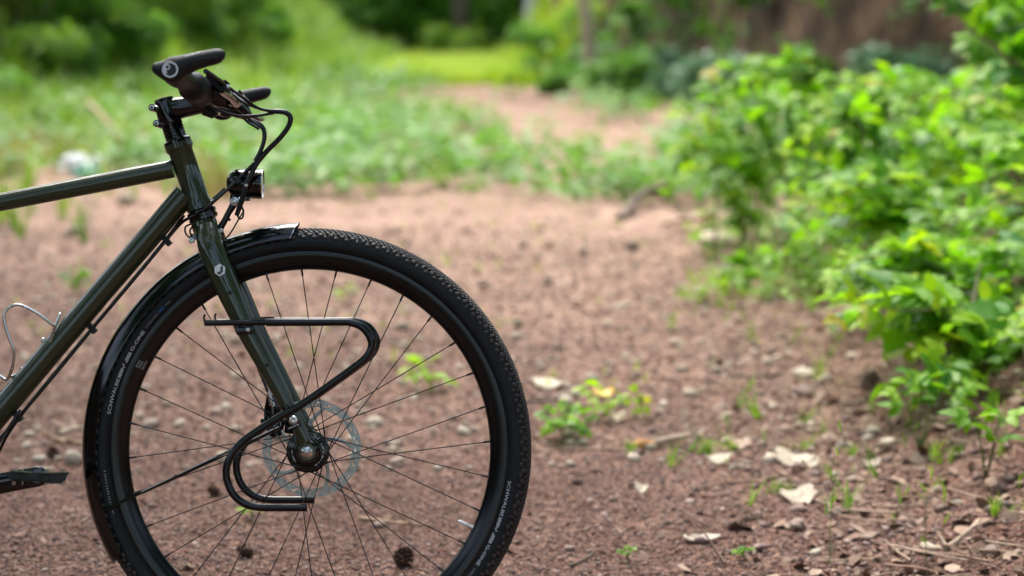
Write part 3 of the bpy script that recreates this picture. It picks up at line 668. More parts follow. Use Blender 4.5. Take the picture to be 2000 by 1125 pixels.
BR = [ # x, y, top height, reach, canes, leaves, aim, label
    (1.20, 6.05, .36, .34, 9, 11, PI, 'small bramble low at the right edge, nearest of all to the camera'),
    (1.30, 6.70, .44, .50, 11, 14, PI, 'low bramble at the front of the thicket, spilling over the soil edge'),
    (1.78, 7.00, .52, .55, 10, 14, -2.2, 'bramble cut by the right edge of the frame, nearest of the thicket'),
    (1.38, 7.75, .56, .50, 11, 15, PI, 'bramble with toothed bright leaves above the dark soil gap'),
    (1.95, 7.90, .70, .55, 11, 15, -2.2, 'dense bramble below the tall shrub branch, at the right edge'),
    (1.46, 8.75, .76, .56, 12, 15, PI, 'tall bramble in the middle of the thicket'),
    (2.02, 9.00, .78, .60, 11, 15, -2.0, 'yellow green bramble top right of the middle of the thicket'),
    (1.62, 9.65, .78, .50, 11, 14, PI, 'bramble at the path side, right behind the thin sapling'),
    (1.85, 9.95, .80, .62, 12, 15, PI, 'bramble with small orange young tips at the rear of the thicket'),
    (2.40, 10.0, .76, .6, 10, 14, -2.2, 'bramble behind the thicket at the right edge of the frame'),
    (1.02, 10.6, .82, .36, 9, 12, PI, 'airy bramble with upright tips, leftmost at the top of the thicket'),
    (1.50, 11.2, .84, .50, 11, 14, PI, 'farthest left pale bramble leaning out over the herbs'),
    (2.00, 11.3, .82, .62, 10, 14, PI, 'bramble at the back, against the brown earth bank')]
for (x, y, top, R, nc, nl, am, lb) in BR:
    bramble(x, y, top - float(H(x, y)), R, nc, nl, lb, aim=am, ls=.078, fill=int(115 * (R / .55) ** 2))
bramble(1.13, 9.05, .26, .26, 6, 7, 'small bright bramble shoot on the path left of the thicket', ls=.055, fill=20, name='bramble_shoot')
bramble(1.22, 7.35, .24, .26, 6, 8, 'low leafy bramble runner at the foot of the thicket', ls=.055, fill=20, name='bramble_runner')

def stem_plant(name, base, tips, ls, label, cat, mat='stem_g', r0=.003, meshes=None, every=.07, start=.35, dens=1):
    """a small plant: stems from base to each tip with leaves along them"""
    e = empty(name, base, label, cat)
    for tp in tips:
        v = Vector(tp) - Vector(base); pts = cr([Vector((0, 0, -.01)), v * .35 + Vector((0, 0, .05 * v.length)), v * .7 + Vector((0, 0, .06 * v.length)), v], 5); cane(e, pts, r0, mat, 'stem')
        N = max(2, int(v.length / every)); sd = 1
        for j in range(N + 1):
            t = start + (1 - start) * j / N; i = min(len(pts) - 2, int(t * (len(pts) - 1))); tg = (pts[i + 1] - pts[i]).normalized(); side = tg.cross(Vector((0, 1, .2))).normalized() * sd; sd = -sd
            for q in range(dens):
                d = side * random.uniform(.5, 1) * (-1) ** q + tg * .5 + Vector((0, random.uniform(-.6, .3), 0))
                place_leaf(e, pts[i], d, Vector((random.uniform(-.3, .3), -.35, 1)), ls * random.uniform(.75, 1.15), meshes or BR_M)
    return e
# tall shrub whose branch enters at the upper right
b0 = Vector((2.15, 9.2, float(H(2.15, 9.2))))
stem_plant('shrub', b0, [at_px(1900, 60, 9.1), at_px(1985, 10, 9.0), at_px(1850, -40, 9.3), at_px(1960, 110, 8.8), at_px(2040, -60, 9.2), at_px(1935, -10, 9.4)], .085, 'tall shrub branch with broad leaves entering at the upper right corner', 'shrub', 'bark', .007, every=.06, start=.6, dens=2)
# sapling
b0, _ = ground_pt(1548, 512)
stem_plant('sapling', b0, [at_px(1515, 195, b0.y), at_px(1460, 230, b0.y - .1), at_px(1590, 230, b0.y + .1), at_px(1430, 330, b0.y - .05)], .07, 'thin sapling with a bare dark stem at the edge of the path', 'sapling', 'bark', .006, every=.05, start=.5, dens=2)
# bramble cane reaching out of the thicket over the soil
b0 = at_px(2090, 585, 6.2); e = empty('bramble_cane', b0, 'pale green bramble cane reaching left out of the thicket', 'bramble cane')
pts = cr([at_px(x, y, z) - b0 for x, y, z in ((2090, 585, 6.2), (1980, 592, 6.12), (1880, 598, 6.05), (1790, 606, 6.0), (1720, 600, 5.98), (1668, 584, 5.96))], 5); cane(e, pts, .0042, name='stem')
for j, i in enumerate((3, 6, 9, 12, 15, 18, 21, 24)):
    sd = 1 if j % 2 else -1; place_leaf(e, pts[i], Vector((-.5, -.3 * sd, .55 * sd + .2)), Vector((.1, -.6, 1)), .055, BR_M if j % 3 else BR_Y)
for j, (px, py, dd) in enumerate(((1818, 570, 6.0), (1925, 585, 6.05))):   # the upright bright leaves
    o = place_leaf(e, at_px(px, py, dd) - b0, Vector((-.1, .1, 1)), Vector((.3, -1, 0)), .052, ONE_Y)
b0, _ = ground_pt(1795, 880)
stem_plant('bramble_seedling', b0, [at_px(1800, 735, b0.y + .05), at_px(1850, 700, b0.y + .1), at_px(1760, 760, b0.y), at_px(1870, 745, b0.y)], .052, 'young bramble with pale green leaves in front of the thicket', 'seedling', every=.035, start=.55)
b0, _ = ground_pt(1925, 935)
stem_plant('bramble_seedling', b0, [at_px(1905, 815, b0.y), at_px(1955, 812, b0.y + .05), at_px(1950, 855, b0.y)], .048, 'young bramble with three bright leaves at the lower right', 'seedling', every=.06, start=.9)
# plants on the path
def small_plant(px, py, tips, ls, name, label, meshes=None, dens=1, every=.03):
    b0, s_ = ground_pt(px, py); return stem_plant(name, b0, [at_px(a, b, b0.y / math.cos(PITCH) * .995 + dz) for a, b, dz in tips], ls, label, 'plant', r0=.0012, meshes=meshes, every=every, start=.4, dens=dens)
small_plant(1100, 850, [(1060, 800, 0), (1085, 795, .05), (1115, 790, 0), (1150, 805, .05), (1140, 835, -.1), (1070, 835, -.1), (1105, 825, -.15)], .022, 'path_weed', 'patch of small green leaves close to the front tyre', dens=2)
small_plant(1195, 815, [(1145, 750, 0), (1200, 775, 0), (1245, 765, .05), (1265, 790, 0), (1180, 790, -.05)], .028, 'path_seedling', 'seedling with one yellow leaf beyond the front tyre', BR_Y)
small_plant(845, 760, [(800, 708, 0), (830, 700, .05), (862, 735, 0), (845, 730, -.05)], .034, 'path_plant', 'bright plant seen through the spokes right of the rack', BR_Y)
small_plant(148, 575, [(140, 540, 0), (155, 530, 0), (165, 550, 0)], .04, 'path_sprout', 'small bluish sprout left of the down tube')
small_plant(492, 1010, [(485, 995, 0), (500, 990, 0)], .016, 'path_sprout', 'tiny bright sprout right under the rack end', BR_Y)
small_plant(1225, 1090, [(1215, 1073, 0), (1235, 1070, 0), (1228, 1080, 0)], .012, 'path_sprout', 'tiny sprout at the bottom between tyre and pebbles')
small_plant(1450, 1085, [(1442, 1072, 0), (1462, 1070, 0), (1455, 1076, 0)], .013, 'path_sprout', 'tiny sprout right of centre at the bottom')
small_plant(1480, 560, [(1430, 520, 0), (1470, 500, 0), (1500, 530, 0), (1450, 545, -.1), (1515, 515, .1)], .045, 'path_plant', 'bright green plant on the path before the sapling', dens=2)
small_plant(680, 590, [(668, 565, 0), (690, 560, 0)], .03, 'path_sprout', 'yellow green sprout seen through the upper spokes', BR_Y)
def tuft(px, py, k, size, label, mat='grass', n=1):
    b0, s_ = ground_pt(px, py); V, F = TUFT[k % 5]; n = 7
    pos = np.stack([rng.normal(0, size * .25, n), rng.normal(0, size * .25, n), np.zeros(n)], 1)
    V, F, T = scatter_arrays(TUFT, pos, rots(rng.random(n) * 6.28, rng.normal(0, .3, n), rng.normal(0, .3, n)), size * rng.uniform(.6, 1.1, n)); o = np_mesh('grass_tuft', V, F, M[mat], None, T, label=label, cat='grass tuft'); o.location = b0
tuft(1524, 968, 0, .045, 'small mossy grass tuft behind the pale flake')
tuft(1655, 890, 1, .05, 'thin grass tuft left of the young brambles'); tuft(1570, 880, 2, .05, 'faint grass tuft beside the two pale flakes')
tuft(1232, 885, 3, .05, 'grass tuft at the orange end of the dead branch'); tuft(1372, 888, 4, .06, 'grass tuft at the split end of the dead branch')
tuft(1960, 1010, 2, .06, 'green moss tuft among the litter at the lower right'); tuft(1850, 905, 3, .07, 'grass tuft between the two young brambles')

def grass_stalk(pts, label, seed=0):
    P_ = [at_px(*q) for q in pts]; b0 = P_[0]; e = empty('grass_stalk', b0, label, 'grass stalk'); q = [p - b0 for p in P_]
    b = MB(); pp = cr(q, 5); b.sweep(pp, lerp_list([.0011, .0008, .0004], len(pp)), 5); b.build('stem', M['drygrass'] if seed == 2 else M['grass'], e)
    for i in (len(pp) // 3, len(pp) * 2 // 3, len(pp) - 2):
        b = MB(); p = pp[i]; d = Vector((random.uniform(-1, 1), 0, 1.2)).normalized() * random.uniform(.02, .035); sdv = Vector((d.z, 0, -d.x)).normalized() * .0016
        b.add([p - sdv, p + sdv, p + d * .5 + sdv * 1.2, p + d * .5 - sdv * 1.2, p + d], [(0, 1, 2, 3), (3, 2, 4)]); b.build('blade', M['grass'], e)
def stalk(px, py, path, label, seed=0):
    b0, s_ = ground_pt(px, py); dd = b0.y / math.cos(PITCH); dd = (Vector(b0) - Vector((0, 0, CAM_H))).dot(Vector((0, math.cos(PITCH), -math.sin(PITCH))))
    grass_stalk([(px, py + 1, dd)] + [(a, b, dd) for a, b in path], label, seed)
stalk(1620, 1105, [(1622, 1020), (1632, 930), (1638, 880), (1643, 832)], 'tall thin grass stalk standing alone at the lower right')
stalk(1812, 1105, [(1808, 1060), (1810, 960), (1820, 930)], 'grass stalk bent over the litter left of the dry stick')
stalk(1812, 960, [(1828, 900), (1836, 870)], 'short stalk below the young brambles', 2)
stalk(1845, 1060, [(1843, 1000), (1848, 960)], 'thin stalk right of the bent grass stalk', 2)
stalk(1745, 1040, [(1752, 1000), (1770, 960)], 'yellowing stalk left of the bent grass stalk', 2)
stalk(1760, 900, [(1775, 850), (1800, 830)], 'grass stalk arching under the young bramble')
stalk(1990, 980, [(1992, 940), (1996, 930)], 'reddish stalk at the right edge', 2)

# ------------------------------------------------------------------ stones, flakes, cones and sticks one can tell apart
def stone(px, py, wpx, hpx, label, mat='palestone', name='stone', cat='stone', flat=None, seed=0, sharp=False):
    g, s_ = ground_pt(px, py); r = random.Random(seed + px); wd = wpx * s_; hg = hpx * s_
    import bmesh
    bm = bmesh.new(); bmesh.ops.create_icosphere(bm, subdivisions=3, radius=.5); ph = r.uniform(0, 9)
    dirs = [Vector((r.gauss(0, 1), r.gauss(0, 1), r.gauss(0, 1))).normalized() for _ in range(9)]
    for v in bm.verts:
        n = v.co.normalized(); f = 1.
        for k, d in enumerate(dirs):
            q = n.dot(d)
            if q > .62: f -= (q - .62) * (.55 if k % 2 else .3)
        f += .05 * math.sin(n.x * 7 + ph) * math.cos(n.y * 6 + ph) + .03 * math.sin(n.z * 15 + ph + n.x * 11)
        v.co = n * .5 * f; v.co.x *= wd; v.co.y *= wd * .75; v.co.z *= hg * 1.15
    me = bpy.data.meshes.new(name); bm.to_mesh(me); bm.free(); me.materials.append(M[mat]); me.shade_smooth(); me.set_sharp_from_angle(angle=R_(28))
    o = bpy.data.objects.new(name, me); sc.collection.objects.link(o); o.location = g + Vector((0, 0, hg * .28)); o.rotation_euler = (r.uniform(-.2, .2), r.uniform(-.2, .2), r.uniform(-.5, .5))
    return props(o, label, cat)
def flake(px, py, wpx, hpx, label, mat='palestone', name='bark_flake', cat='bark flake', seed=0, curl=.28):
    """a flat dry flake or leaf with an uneven outline, some thickness and a curl"""
    g, s_ = ground_pt(px, py); r = random.Random(seed + px * 3); wd = wpx * s_ * .5; dp = wd * r.uniform(.6, .9); n = 22; b = MB(); th = .0025 + .02 * wd
    ph = r.uniform(0, 6); rad = [1 + .22 * math.sin(2 * a + ph) + .14 * math.sin(5 * a + ph * 2) + r.uniform(-.08, .08) for a in [k * 6.283 / n for k in range(n)]]
    def zc(x, y): return curl * hpx * s_ * 2 * ((x / wd) ** 2 * .8 + .4 * math.sin(x / wd * 4 + ph) * .5 + .35 * (y / dp)) + .003
    top = []
    for ring in (0, .5, .8, 1.):
        for k in range(n):
            a = k * 6.283 / n; x = math.cos(a) * wd * rad[k] * ring; y = math.sin(a) * dp * rad[k] * ring; top.append((x, y, zc(x, y) + r.uniform(-.0008, .0008)))
    vs = [(x, y, z + th) for x, y, z in top] + [(x, y, z) for x, y, z in top]; N = len(top); fs = []
    for i in range(3):
        for k in range(n):
            q = (i * n + k, i * n + (k + 1) % n, (i + 1) * n + (k + 1) % n, (i + 1) * n + k); fs += [q, tuple(N + t for t in reversed(q))]
    fs += [(3 * n + k, 3 * n + (k + 1) % n, N + 3 * n + (k + 1) % n, N + 3 * n + k) for k in range(n)]
    b.add(vs, fs); o = b.build(name, M[mat], None, 50, label=label, cat=cat); o.location = g + Vector((0, 0, .004)); o.rotation_euler = (r.uniform(.0, .12), r.uniform(-.08, .08), r.uniform(-.4, .4)); return o
flake(1550, 908, 88, 30, 'large pale bark flake with a ragged edge, right of the dead branch'); flake(1583, 914, 34, 20, 'small pale flake touching the large ragged one')
flake(1558, 980, 86, 26, 'long pale flake in front of the mossy tuft'); flake(1402, 906, 58, 16, 'narrow cream flake between dead branch and large flake')
flake(1254, 964, 34, 16, 'small cream flake alone in the middle of the path'); flake(1070, 755, 66, 10, 'whitish flake lying just beyond the tyre, flat on the dirt', 'palestone')
flake(1205, 822, 40, 18, 'white dry leaf beside the seedling', 'palestone', 'dry_leaf', 'dry leaf'); flake(1445, 875, 52, 14, 'light brown flake beyond the narrow cream flake', 'dryleaf')
flake(1175, 775, 40, 20, 'yellow fallen leaf caught in the seedling', 'yellowleaf', 'yellow_leaf', 'fallen leaf'); flake(73, 892, 26, 10, 'small tan leaf beside the stone left of the fender', 'dryleaf', 'dry_leaf', 'dry leaf')
flake(1370, 1062, 60, 10, 'thin pale sliver of bark low on the path', 'palestone'); flake(1700, 915, 36, 20, 'pale flake under the young brambles', 'palestone'); flake(1740, 830, 36, 26, 'pinkish dry leaf below the thicket', 'dryleaf', 'dry_leaf', 'dry leaf')
stone(142, 905, 44, 30, 'pale pointed stone between pedal and fender'); stone(75, 900, 34, 16, 'low cream stone above the pedal tip')
stone(1325, 575, 24, 22, 'round white pebble in the middle of the path, left of a pair'); stone(1368, 577, 30, 22, 'white pebble right of the round white one')
stone(1570, 740, 52, 26, 'pale tan stone at the edge of the litter'); stone(1612, 750, 34, 22, 'small white stone right of the pale tan stone')
stone(1570, 775, 50, 26, 'grey stone in front of the pale tan stone', 'greystone'); stone(1705, 850, 36, 26, 'tan stone below the thicket', 'palestone')
stone(1630, 935, 26, 18, 'small cream stone left of the tall grass stalk'); stone(1830, 965, 26, 18, 'bright cream stone right of the young bramble stem')
stone(1950, 970, 34, 30, 'pinkish brown stone among litter near the right edge', 'greystone'); stone(1870, 990, 30, 14, 'flat cream stone left of the dry stick')
stone(1635, 1010, 26, 22, 'dark rounded stone at the foot of the grass stalk', 'greystone'); stone(1560, 1002, 44, 16, 'pinkish flat stone in front of the long pale flake', 'greystone')
stone(1012, 640, 22, 22, 'white pebble right behind the top of the tyre', 'palestone'); stone(1235, 490, 34, 24, 'pale pink stone in the blurred path', 'greystone'); stone(1140, 500, 24, 26, 'pale stone left of the pale pink one', 'palestone')
stone(1070, 560, 20, 28, 'upright white pebble above the tyre shoulder', 'palestone'); stone(1700, 760, 40, 40, 'dark stone in the shade under the thicket', 'greystone'); stone(1400, 485, 90, 40, 'cream stone in a heap of litter by the herbs', 'palestone')
stone(150, 462, 40, 30, 'whitish stone left of the down tube on far dirt', 'palestone'); stone(245, 400, 40, 26, 'pale stone just above the down tube', 'palestone'); stone(1595, 1085, 30, 16, 'tan stone at the bottom left of the tall stalk', 'palestone'); stone(1935, 1080, 44, 20, 'long pinkish stone in the lower right corner', 'greystone')
stone(1810, 1075, 36, 16, 'pale stone below the bent grass stalk', 'palestone'); stone(195, 800, 60, 20, 'tan stone just behind the fender', 'palestone') if False else None

def cone(px, py, wpx, label):
    g, s_ = ground_pt(px, py); L = wpx * s_; e = empty('pine_cone', g + Vector((0, 0, L * .38)), label, 'pine cone', None, (R_(70), 0, random.uniform(0, 6)))
    b = MB(); b.ball((0, 0, 0), L * .28, 6, (1, 1, 1.5)); b.build('core', M['cone'], e)
    N = 54; V = []; F = []
    for k in range(N):
        t = (k + .5) / N; a = k * 2.39996; z = (t - .5) * L * 1.0; rr = L * .42 * math.sin(math.pi * (t * .85 + .1)) ** .7; ca, sa = math.cos(a), math.sin(a); b0 = len(V); w_ = L * .10
        for (r_, s2, dz) in ((rr * .4, -.6, 0), (rr * .4, .6, 0), (rr, 1, L * .05), (rr, -1, L * .05), (rr * 1.06, 0, L * .10), (rr * .9, 0, L * .015)):
            V.append((ca * r_ - sa * s2 * w_, sa * r_ + ca * s2 * w_, z + dz))
        F += [(b0, b0 + 1, b0 + 2), (b0, b0 + 2, b0 + 3), (b0 + 3, b0 + 2, b0 + 4), (b0, b0 + 5, b0 + 1), (b0 + 3, b0 + 5, b0), (b0 + 2, b0 + 1, b0 + 5)]
    np_mesh('cone_scales', np.array(V), np.array(F), M['cone'], e, np.random.default_rng(px).random(len(V)), kind='stuff'); return e
cone(480, 1090, 34, 'dark pine cone low behind the spokes, under the rack'); cone(788, 1110, 46, 'dark pine cone at the bottom behind the right spokes'); cone(418, 972, 26, 'brown pine cone left of the rack bend')
cone(103, 893, 26, 'dark pine cone beside the pointed stone'); cone(445, 948, 17, 'small reddish cone above the one left of the rack')

def stick(pts, r0, label, mat='drywood', name='stick', cat='stick', lift=.004):
    """pts: photo pixels on the ground with an optional height in metres"""
    P_ = []
    for q in pts:
        g, s_ = ground_pt(q[0], q[1]); P_.append(g + Vector((0, 0, (q[2] if len(q) > 2 else 0) + lift)))
    b0 = P_[0]; b = MB(); pp = cr([p - b0 for p in P_], 6); N = len(pp)
    b.sweep(pp, [r0 * (1 - .6 * i / N) * (1 + .15 * math.sin(i * 2.1)) for i in range(N)], 8)
    for i in (N // 3, 2 * N // 3):
        d = (pp[min(i + 1, N - 1)] - pp[i]).cross(Vector((0, 0, 1))).normalized() * r0 * random.choice((-6, 6)) + Vector((0, 0, r0 * 3)); b.sweep([pp[i], pp[i] + d * .5, pp[i] + d], [r0 * .5, r0 * .35, r0 * .15], 5)
    o = b.build(name, M[mat], None, 40, label=label, cat=cat); o.location = b0; return o
e, s_ = ground_pt(1245, 880); root = empty('dead_branch', e, 'pale dead branch with an orange broken end and a split upright tip', 'dead branch')
def loc_px(px, py, hh=0.): return ground_pt(px, py)[0] + Vector((0, 0, hh)) - e
b = MB(); b.sweep(cr([loc_px(1250, 880, .012), loc_px(1285, 874, .014), loc_px(1330, 868, .02), loc_px(1365, 866, .018)], 5), lerp_list([.013, .009, .007, .008], 16), 9); b.build('branch_wood', M['palebark'], root)
b = MB(); b.sweep([loc_px(1238, 882, .012), loc_px(1246, 881, .014), loc_px(1275, 877, .012)], [.007, .0145, .010], 9); b.build('broken_end', M['orangewood'], root)
b = MB(); b.sweep(cr([loc_px(1352, 884, .004), loc_px(1357, 884, .03), loc_px(1363, 884, .062)], 4), lerp_list([.007, .006, .001], 9), 7); b.build('split_tip', M['palebark'], root)
b = MB(); b.sweep(cr([loc_px(1358, 868, .02), loc_px(1350, 868, .035), loc_px(1348, 868, .055)], 4), lerp_list([.005, .004, .001], 9), 7); b.build('split_tip', M['palebark'], root)
stick([(1800, 1080), (1850, 1078), (1900, 1055, .02), (1912, 1045, .02)], .008, 'pale dry stick lying in the lower right litter', 'palebark')
stick([(1115, 1110), (1150, 1095), (1160, 1080)], .003, 'short dark twig bent at the bottom of the path', 'bark', 'twig', 'twig')
stick([(1425, 1028), (1460, 1020), (1490, 1015)], .004, 'dark twig in the middle of the lower path', 'bark', 'twig', 'twig')
stick([(100, 862), (130, 866), (165, 870)], .010, 'tan stick lying left of the fender', 'drywood'); stick([(115, 850), (140, 842), (168, 838)], .009, 'second tan stick, above the first, left of the fender', 'palebark')
stick([(1400, 735), (1470, 738), (1540, 736)], .006, 'long thin brown stick across the edge of the litter', 'bark'); stick([(700, 1018), (780, 1025), (850, 1030)], .004, 'thin tan twig seen through the lower spokes', 'drywood', 'twig', 'twig')
stick([(1020, 790), (1060, 785), (1110, 780)], .006, 'brown stick right of the tyre behind the green patch', 'bark'); stick([(1070, 836), (1120, 832), (1160, 828)], .009, 'short stick under the green leaf patch', 'drywood')
stick([(1210, 430), (1260, 405, .08), (1300, 398, .02)], .03, 'dark curved branch lying at the edge of the herbs', 'bark', 'branch', 'branch'); stick([(1385, 465, .1), (1330, 450, .05), (1290, 440)], .025, 'pale branch pointing out of the litter', 'palebark', 'branch', 'branch')
stick([(1600, 1100), (1680, 1100), (1740, 1098)], .003, 'long dry grass stem flat on the ground at the bottom', 'drywood', 'twig', 'twig')
stick([(1880, 745, .05), (1895, 700, .12), (1912, 660, .2)], .005, 'pale dry stem leaning at the soil gap under the thicket', 'palebark')
# diagonal dead stem on the left bank
g, s_ = ground_pt(265, 320); b = MB(); b.sweep(cr([Vector((0, 0, 0)), at_px(215, 245, 17.3) - g, at_px(170, 195, 17.8) - g], 6), lerp_list([.025, .012], 13), 7)
o = b.build('dead_branch', M['drywood'], None, 40, label='thin brown dead branch leaning left of the steerer', cat='dead branch'); o.location = g

# crushed plastic on the left: a bag with a teal print
g, s_ = ground_pt(160, 356); e = empty('plastic_litter', g + Vector((0, 0, .02)), 'crushed white and teal plastic bag lying in the grass', 'litter')
def crumple(name, c, d, mat, seed):
    import bmesh
    r = random.Random(seed); bm = bmesh.new(); bmesh.ops.create_icosphere(bm, subdivisions=3, radius=.5)
    for v in bm.verts:
        n = v.co.normalized(); f = .75 + .25 * math.sin(n.x * 9 + seed) * math.cos(n.z * 8 - n.y * 7) + r.uniform(-.06, .06); v.co = Vector((n.x * d[0] * f * .5, n.y * d[1] * f * .5, n.z * d[2] * f * .5)) + Vector(c)
    me = bpy.data.meshes.new(name); bm.to_mesh(me); bm.free(); me.materials.append(M[mat]); me.set_sharp_from_angle(angle=R_(20)); o = bpy.data.objects.new(name, me); sc.collection.objects.link(o); o.parent = e
crumple('white_part', (-.03, 0, .09), (.26, .18, .18), 'litter', 3); crumple('teal_part', (.03, -.05, .05), (.22, .16, .11), 'litterteal', 5); crumple('loose_corner', (.12, .0, .10), (.12, .12, .14), 'litter', 8)

# ------------------------------------------------------------------ the bicycle, leaning a little away on its kickstand
AX = Vector((0, math.cos(PITCH), -math.sin(PITCH))); UP = Vector((0, math.sin(PITCH), math.cos(PITCH)))
L0 = Vector(((605 - 1000) * S, 0, (562 - 1310) * S))
root_loc = Vector((0, 0, CAM_H)) + AX * D + Vector((1, 0, 0)) * L0.x + UP * L0.z
bike = empty('bicycle', root_loc, 'dark olive green touring bicycle with black mudguard, headlight and low front rack', 'bicycle', None, (-PITCH, 0, 0))
def P(px, py, y=0.):
    """a point of the bicycle, y metres behind (+) or before (-) its middle plane, where the photograph shows it"""
    k = (D + y) / D * S; return Vector(((px - 1000) * k - L0.x, y, (562 - py) * k - L0.z))
def mir(p): p = Vector(p); p.y = -p.y; return p
def part(b, name, mats, parent=bike, smooth=35, **kw): return b.build(name, mats, parent, smooth, **kw)
YV = (0, 1, 0)

# ---- wheels
HUB = Vector((0, 0, .3568))
RO, RS, RC = .3550, .0222, .3333      # tyre crown radius, section radius, section centre
def ring_mesh(b, prof, n=160, c=(0, 0, 0), closed=True):
    """prof [(R, y)] turned about the y axis"""
    vs = []; N = len(prof)
    for k in range(n):
        a = 2 * math.pi * k / n
        for (R, y) in prof: vs.append((c[0] + R * math.sin(a), c[1] + y, c[2] + R * math.cos(a)))
    m_ = N if closed else N - 1
    return b.add(vs, [(k * N + j, ((k + 1) % n) * N + j, ((k + 1) % n) * N + (j + 1) % N, k * N + (j + 1) % N) for k in range(n) for j in range(m_)])
def tyre_prof():
    pr = []
    for a in np.linspace(-128, 128, 37):
        r = RS + (.0006 if abs(abs(a) - 88) < 3 else 0) + (.0005 if abs(abs(a) - 104) < 3 else 0)
        pr.append((RC + r * math.cos(R_(a)) * (1 if abs(a) < 90 else .85), r * math.sin(R_(a))))
    pr += [(RC - RS * .7, .012), (RC - RS * .7, -.012)][0:2]
    return pr
def make_wheel(front):
    wl = empty('front_wheel' if front else 'rear_wheel'); wl.parent = bike; wl.location = HUB
    b = MB(); ring_mesh(b, tyre_prof(), 200); ty = part(b, 'tyre', M['tyre'], wl, 60)
    # tread: small round studs in the middle, longer blocks on the shoulders
    V = []; F = []
    nr = 250
    for j, ang in enumerate(np.linspace(-66, 66, 13)):
        sh = abs(ang) > 54
        for k in range(nr if not sh else nr // 2):
            if sh and False: pass
            a = 2 * math.pi * (k + (.5 if j % 2 else 0)) / (nr if not sh else nr // 2) + R_(ang) * .02
            hgt = .0027 if not sh else .0026; w1 = .0025 if not sh else .0050; w2 = .0019 if not sh else .0034
            if sh and k % 3 == 2: w1 *= .6; w2 *= 1.25
            ca, sa = math.cos(R_(ang)), math.sin(R_(ang)); er = Vector((math.sin(a), 0, math.cos(a))); et = Vector((math.cos(a), 0, -math.sin(a)))
            nrm = er * ca + Vector((0, sa, 0)); tng = Vector((0, ca, 0)) - er * sa; c = er * RC + nrm * (RS - .0004); base = len(V); q = 6
            for h_, f_ in ((0, 1.15), (hgt, .8)):
                for i in range(q):
                    x = i * math.pi * 2 / q; V.append(tuple(c + nrm * h_ + et * (w1 * f_ * math.cos(x)) + tng * (w2 * f_ * math.sin(x))))
            for i in range(q): F += [(base + i, base + (i + 1) % q, base + q + (i + 1) % q), (base + i, base + q + (i + 1) % q, base + q + i)]
            F += [(base + q, base + q + i, base + q + i + 1) for i in range(1, q - 1)]
    np_mesh('tread', np.array(V), np.array(F), M['tread'], wl, kind='stuff')
    b = MB(); rp = [(.3195, -.0125), (.3225, -.0140), (.3205, -.0152), (.3150, -.0152), (.3085, -.0147), (.3035, -.0126), (.2990, -.0098), (.2948, -.0066), (.2918, -.0034), (.2906, 0)]
    rp = rp + [(r, -y) for r, y in reversed(rp[:-1])] + [(.312, .010), (.312, -.010)]; ring_mesh(b, rp, 200); part(b, 'rim', M['rim'], wl, 50)
    # hub
    hb = MB(); Yp, Ym = (0, 1, 0), (0, -1, 0)
    if front:
        hb.lathe((0, -.040, 0), (0, 1, 0), [(0, .018), (.0005, .0225), (.002, .024), (.003, .0325), (.005, .0345), (.0085, .0345), (.0100, .0315), (.022, .030), (.040, .027), (.056, .022), (.062, .021), (.064, .028), (.067, .029), (.069, .028), (.071, .018), (.090, .014)], 40)
    else:
        hb.lathe((0, -.045, 0), (0, 1, 0), [(0, .012), (.002, .03), (.005, .03), (.007, .02), (.06, .018), (.062, .03), (.066, .03), (.068, .016), (.09, .012)], 32)
    h = part(hb, 'hub', M['gloss'], wl, 30)
    if front:
        b = MB(); b.lathe((0, -.0425, 0), (0, -1, 0), [(-.004, .0205), (.000, .0205), (.002, .0195), (.006, .0185), (.010, .0150), (.012, .0118)], 32); part(b, 'hub_ring', M['gloss'], wl, 30)
        b = MB(); b.lathe((0, -.050, 0), (0, -1, 0), [(0, .0112), (.006, .0112), (.008, .0104), (.0115, .0055), (.0138, .0006)], 32); part(b, 'axle_cap', M['steel'], wl, 30)
        for k in range(16):      # spoke heads and holes on the near flange
            a = R_(22.5 * k + 10); b = MB(); c = Vector((math.sin(a) * .0292, -.0385, math.cos(a) * .0292)); b.lathe(c, c + Vector((0, -1, 0)), [(0, .0021), (.0014, .0019), (.0022, .0008)], 8); part(b, 'spoke_head', M['darksteel'], h, 30)
        v, f = text_mesh('SON', .0088); xs_ = [q[0] for q in v]; cx = (min(xs_) + max(xs_)) / 2; nv = []
        for x, y, z in v:
            a = (x - cx) / .0245 + .36; r_ = .0245 + y * .9; nv.append((r_ * math.sin(a), -.0408 + .0 , r_ * math.cos(a)))
        nv = [(x, -.0392 if math.hypot(x, z) > .0245 else -.0392, z) for x, y, z in nv]
        b = MB(); b.add(nv, f); part(b, 'hub_lettering', M['print'], h, 0)
        b = MB()
        for a0, a1 in ((60, 150), (225, 285)):      # fine print around the hub face, too small to read
            a = a0
            while a < a1:
                wd = random.uniform(1.6, 4.0)
                if random.random() < .8:
                    r0, r1 = .0243, .0243 + random.uniform(.0013, .0021); A, B = R_(a), R_(a + wd); b.add([(r0 * math.sin(A), -.0392, r0 * math.cos(A)), (r0 * math.sin(B), -.0392, r0 * math.cos(B)), (r1 * math.sin(B), -.0392, r1 * math.cos(B)), (r1 * math.sin(A), -.0392, r1 * math.cos(A))], [(0, 1, 2, 3)])
                a += wd + 1.2
        part(b, 'hub_fine_print', M['print'], h, 0)
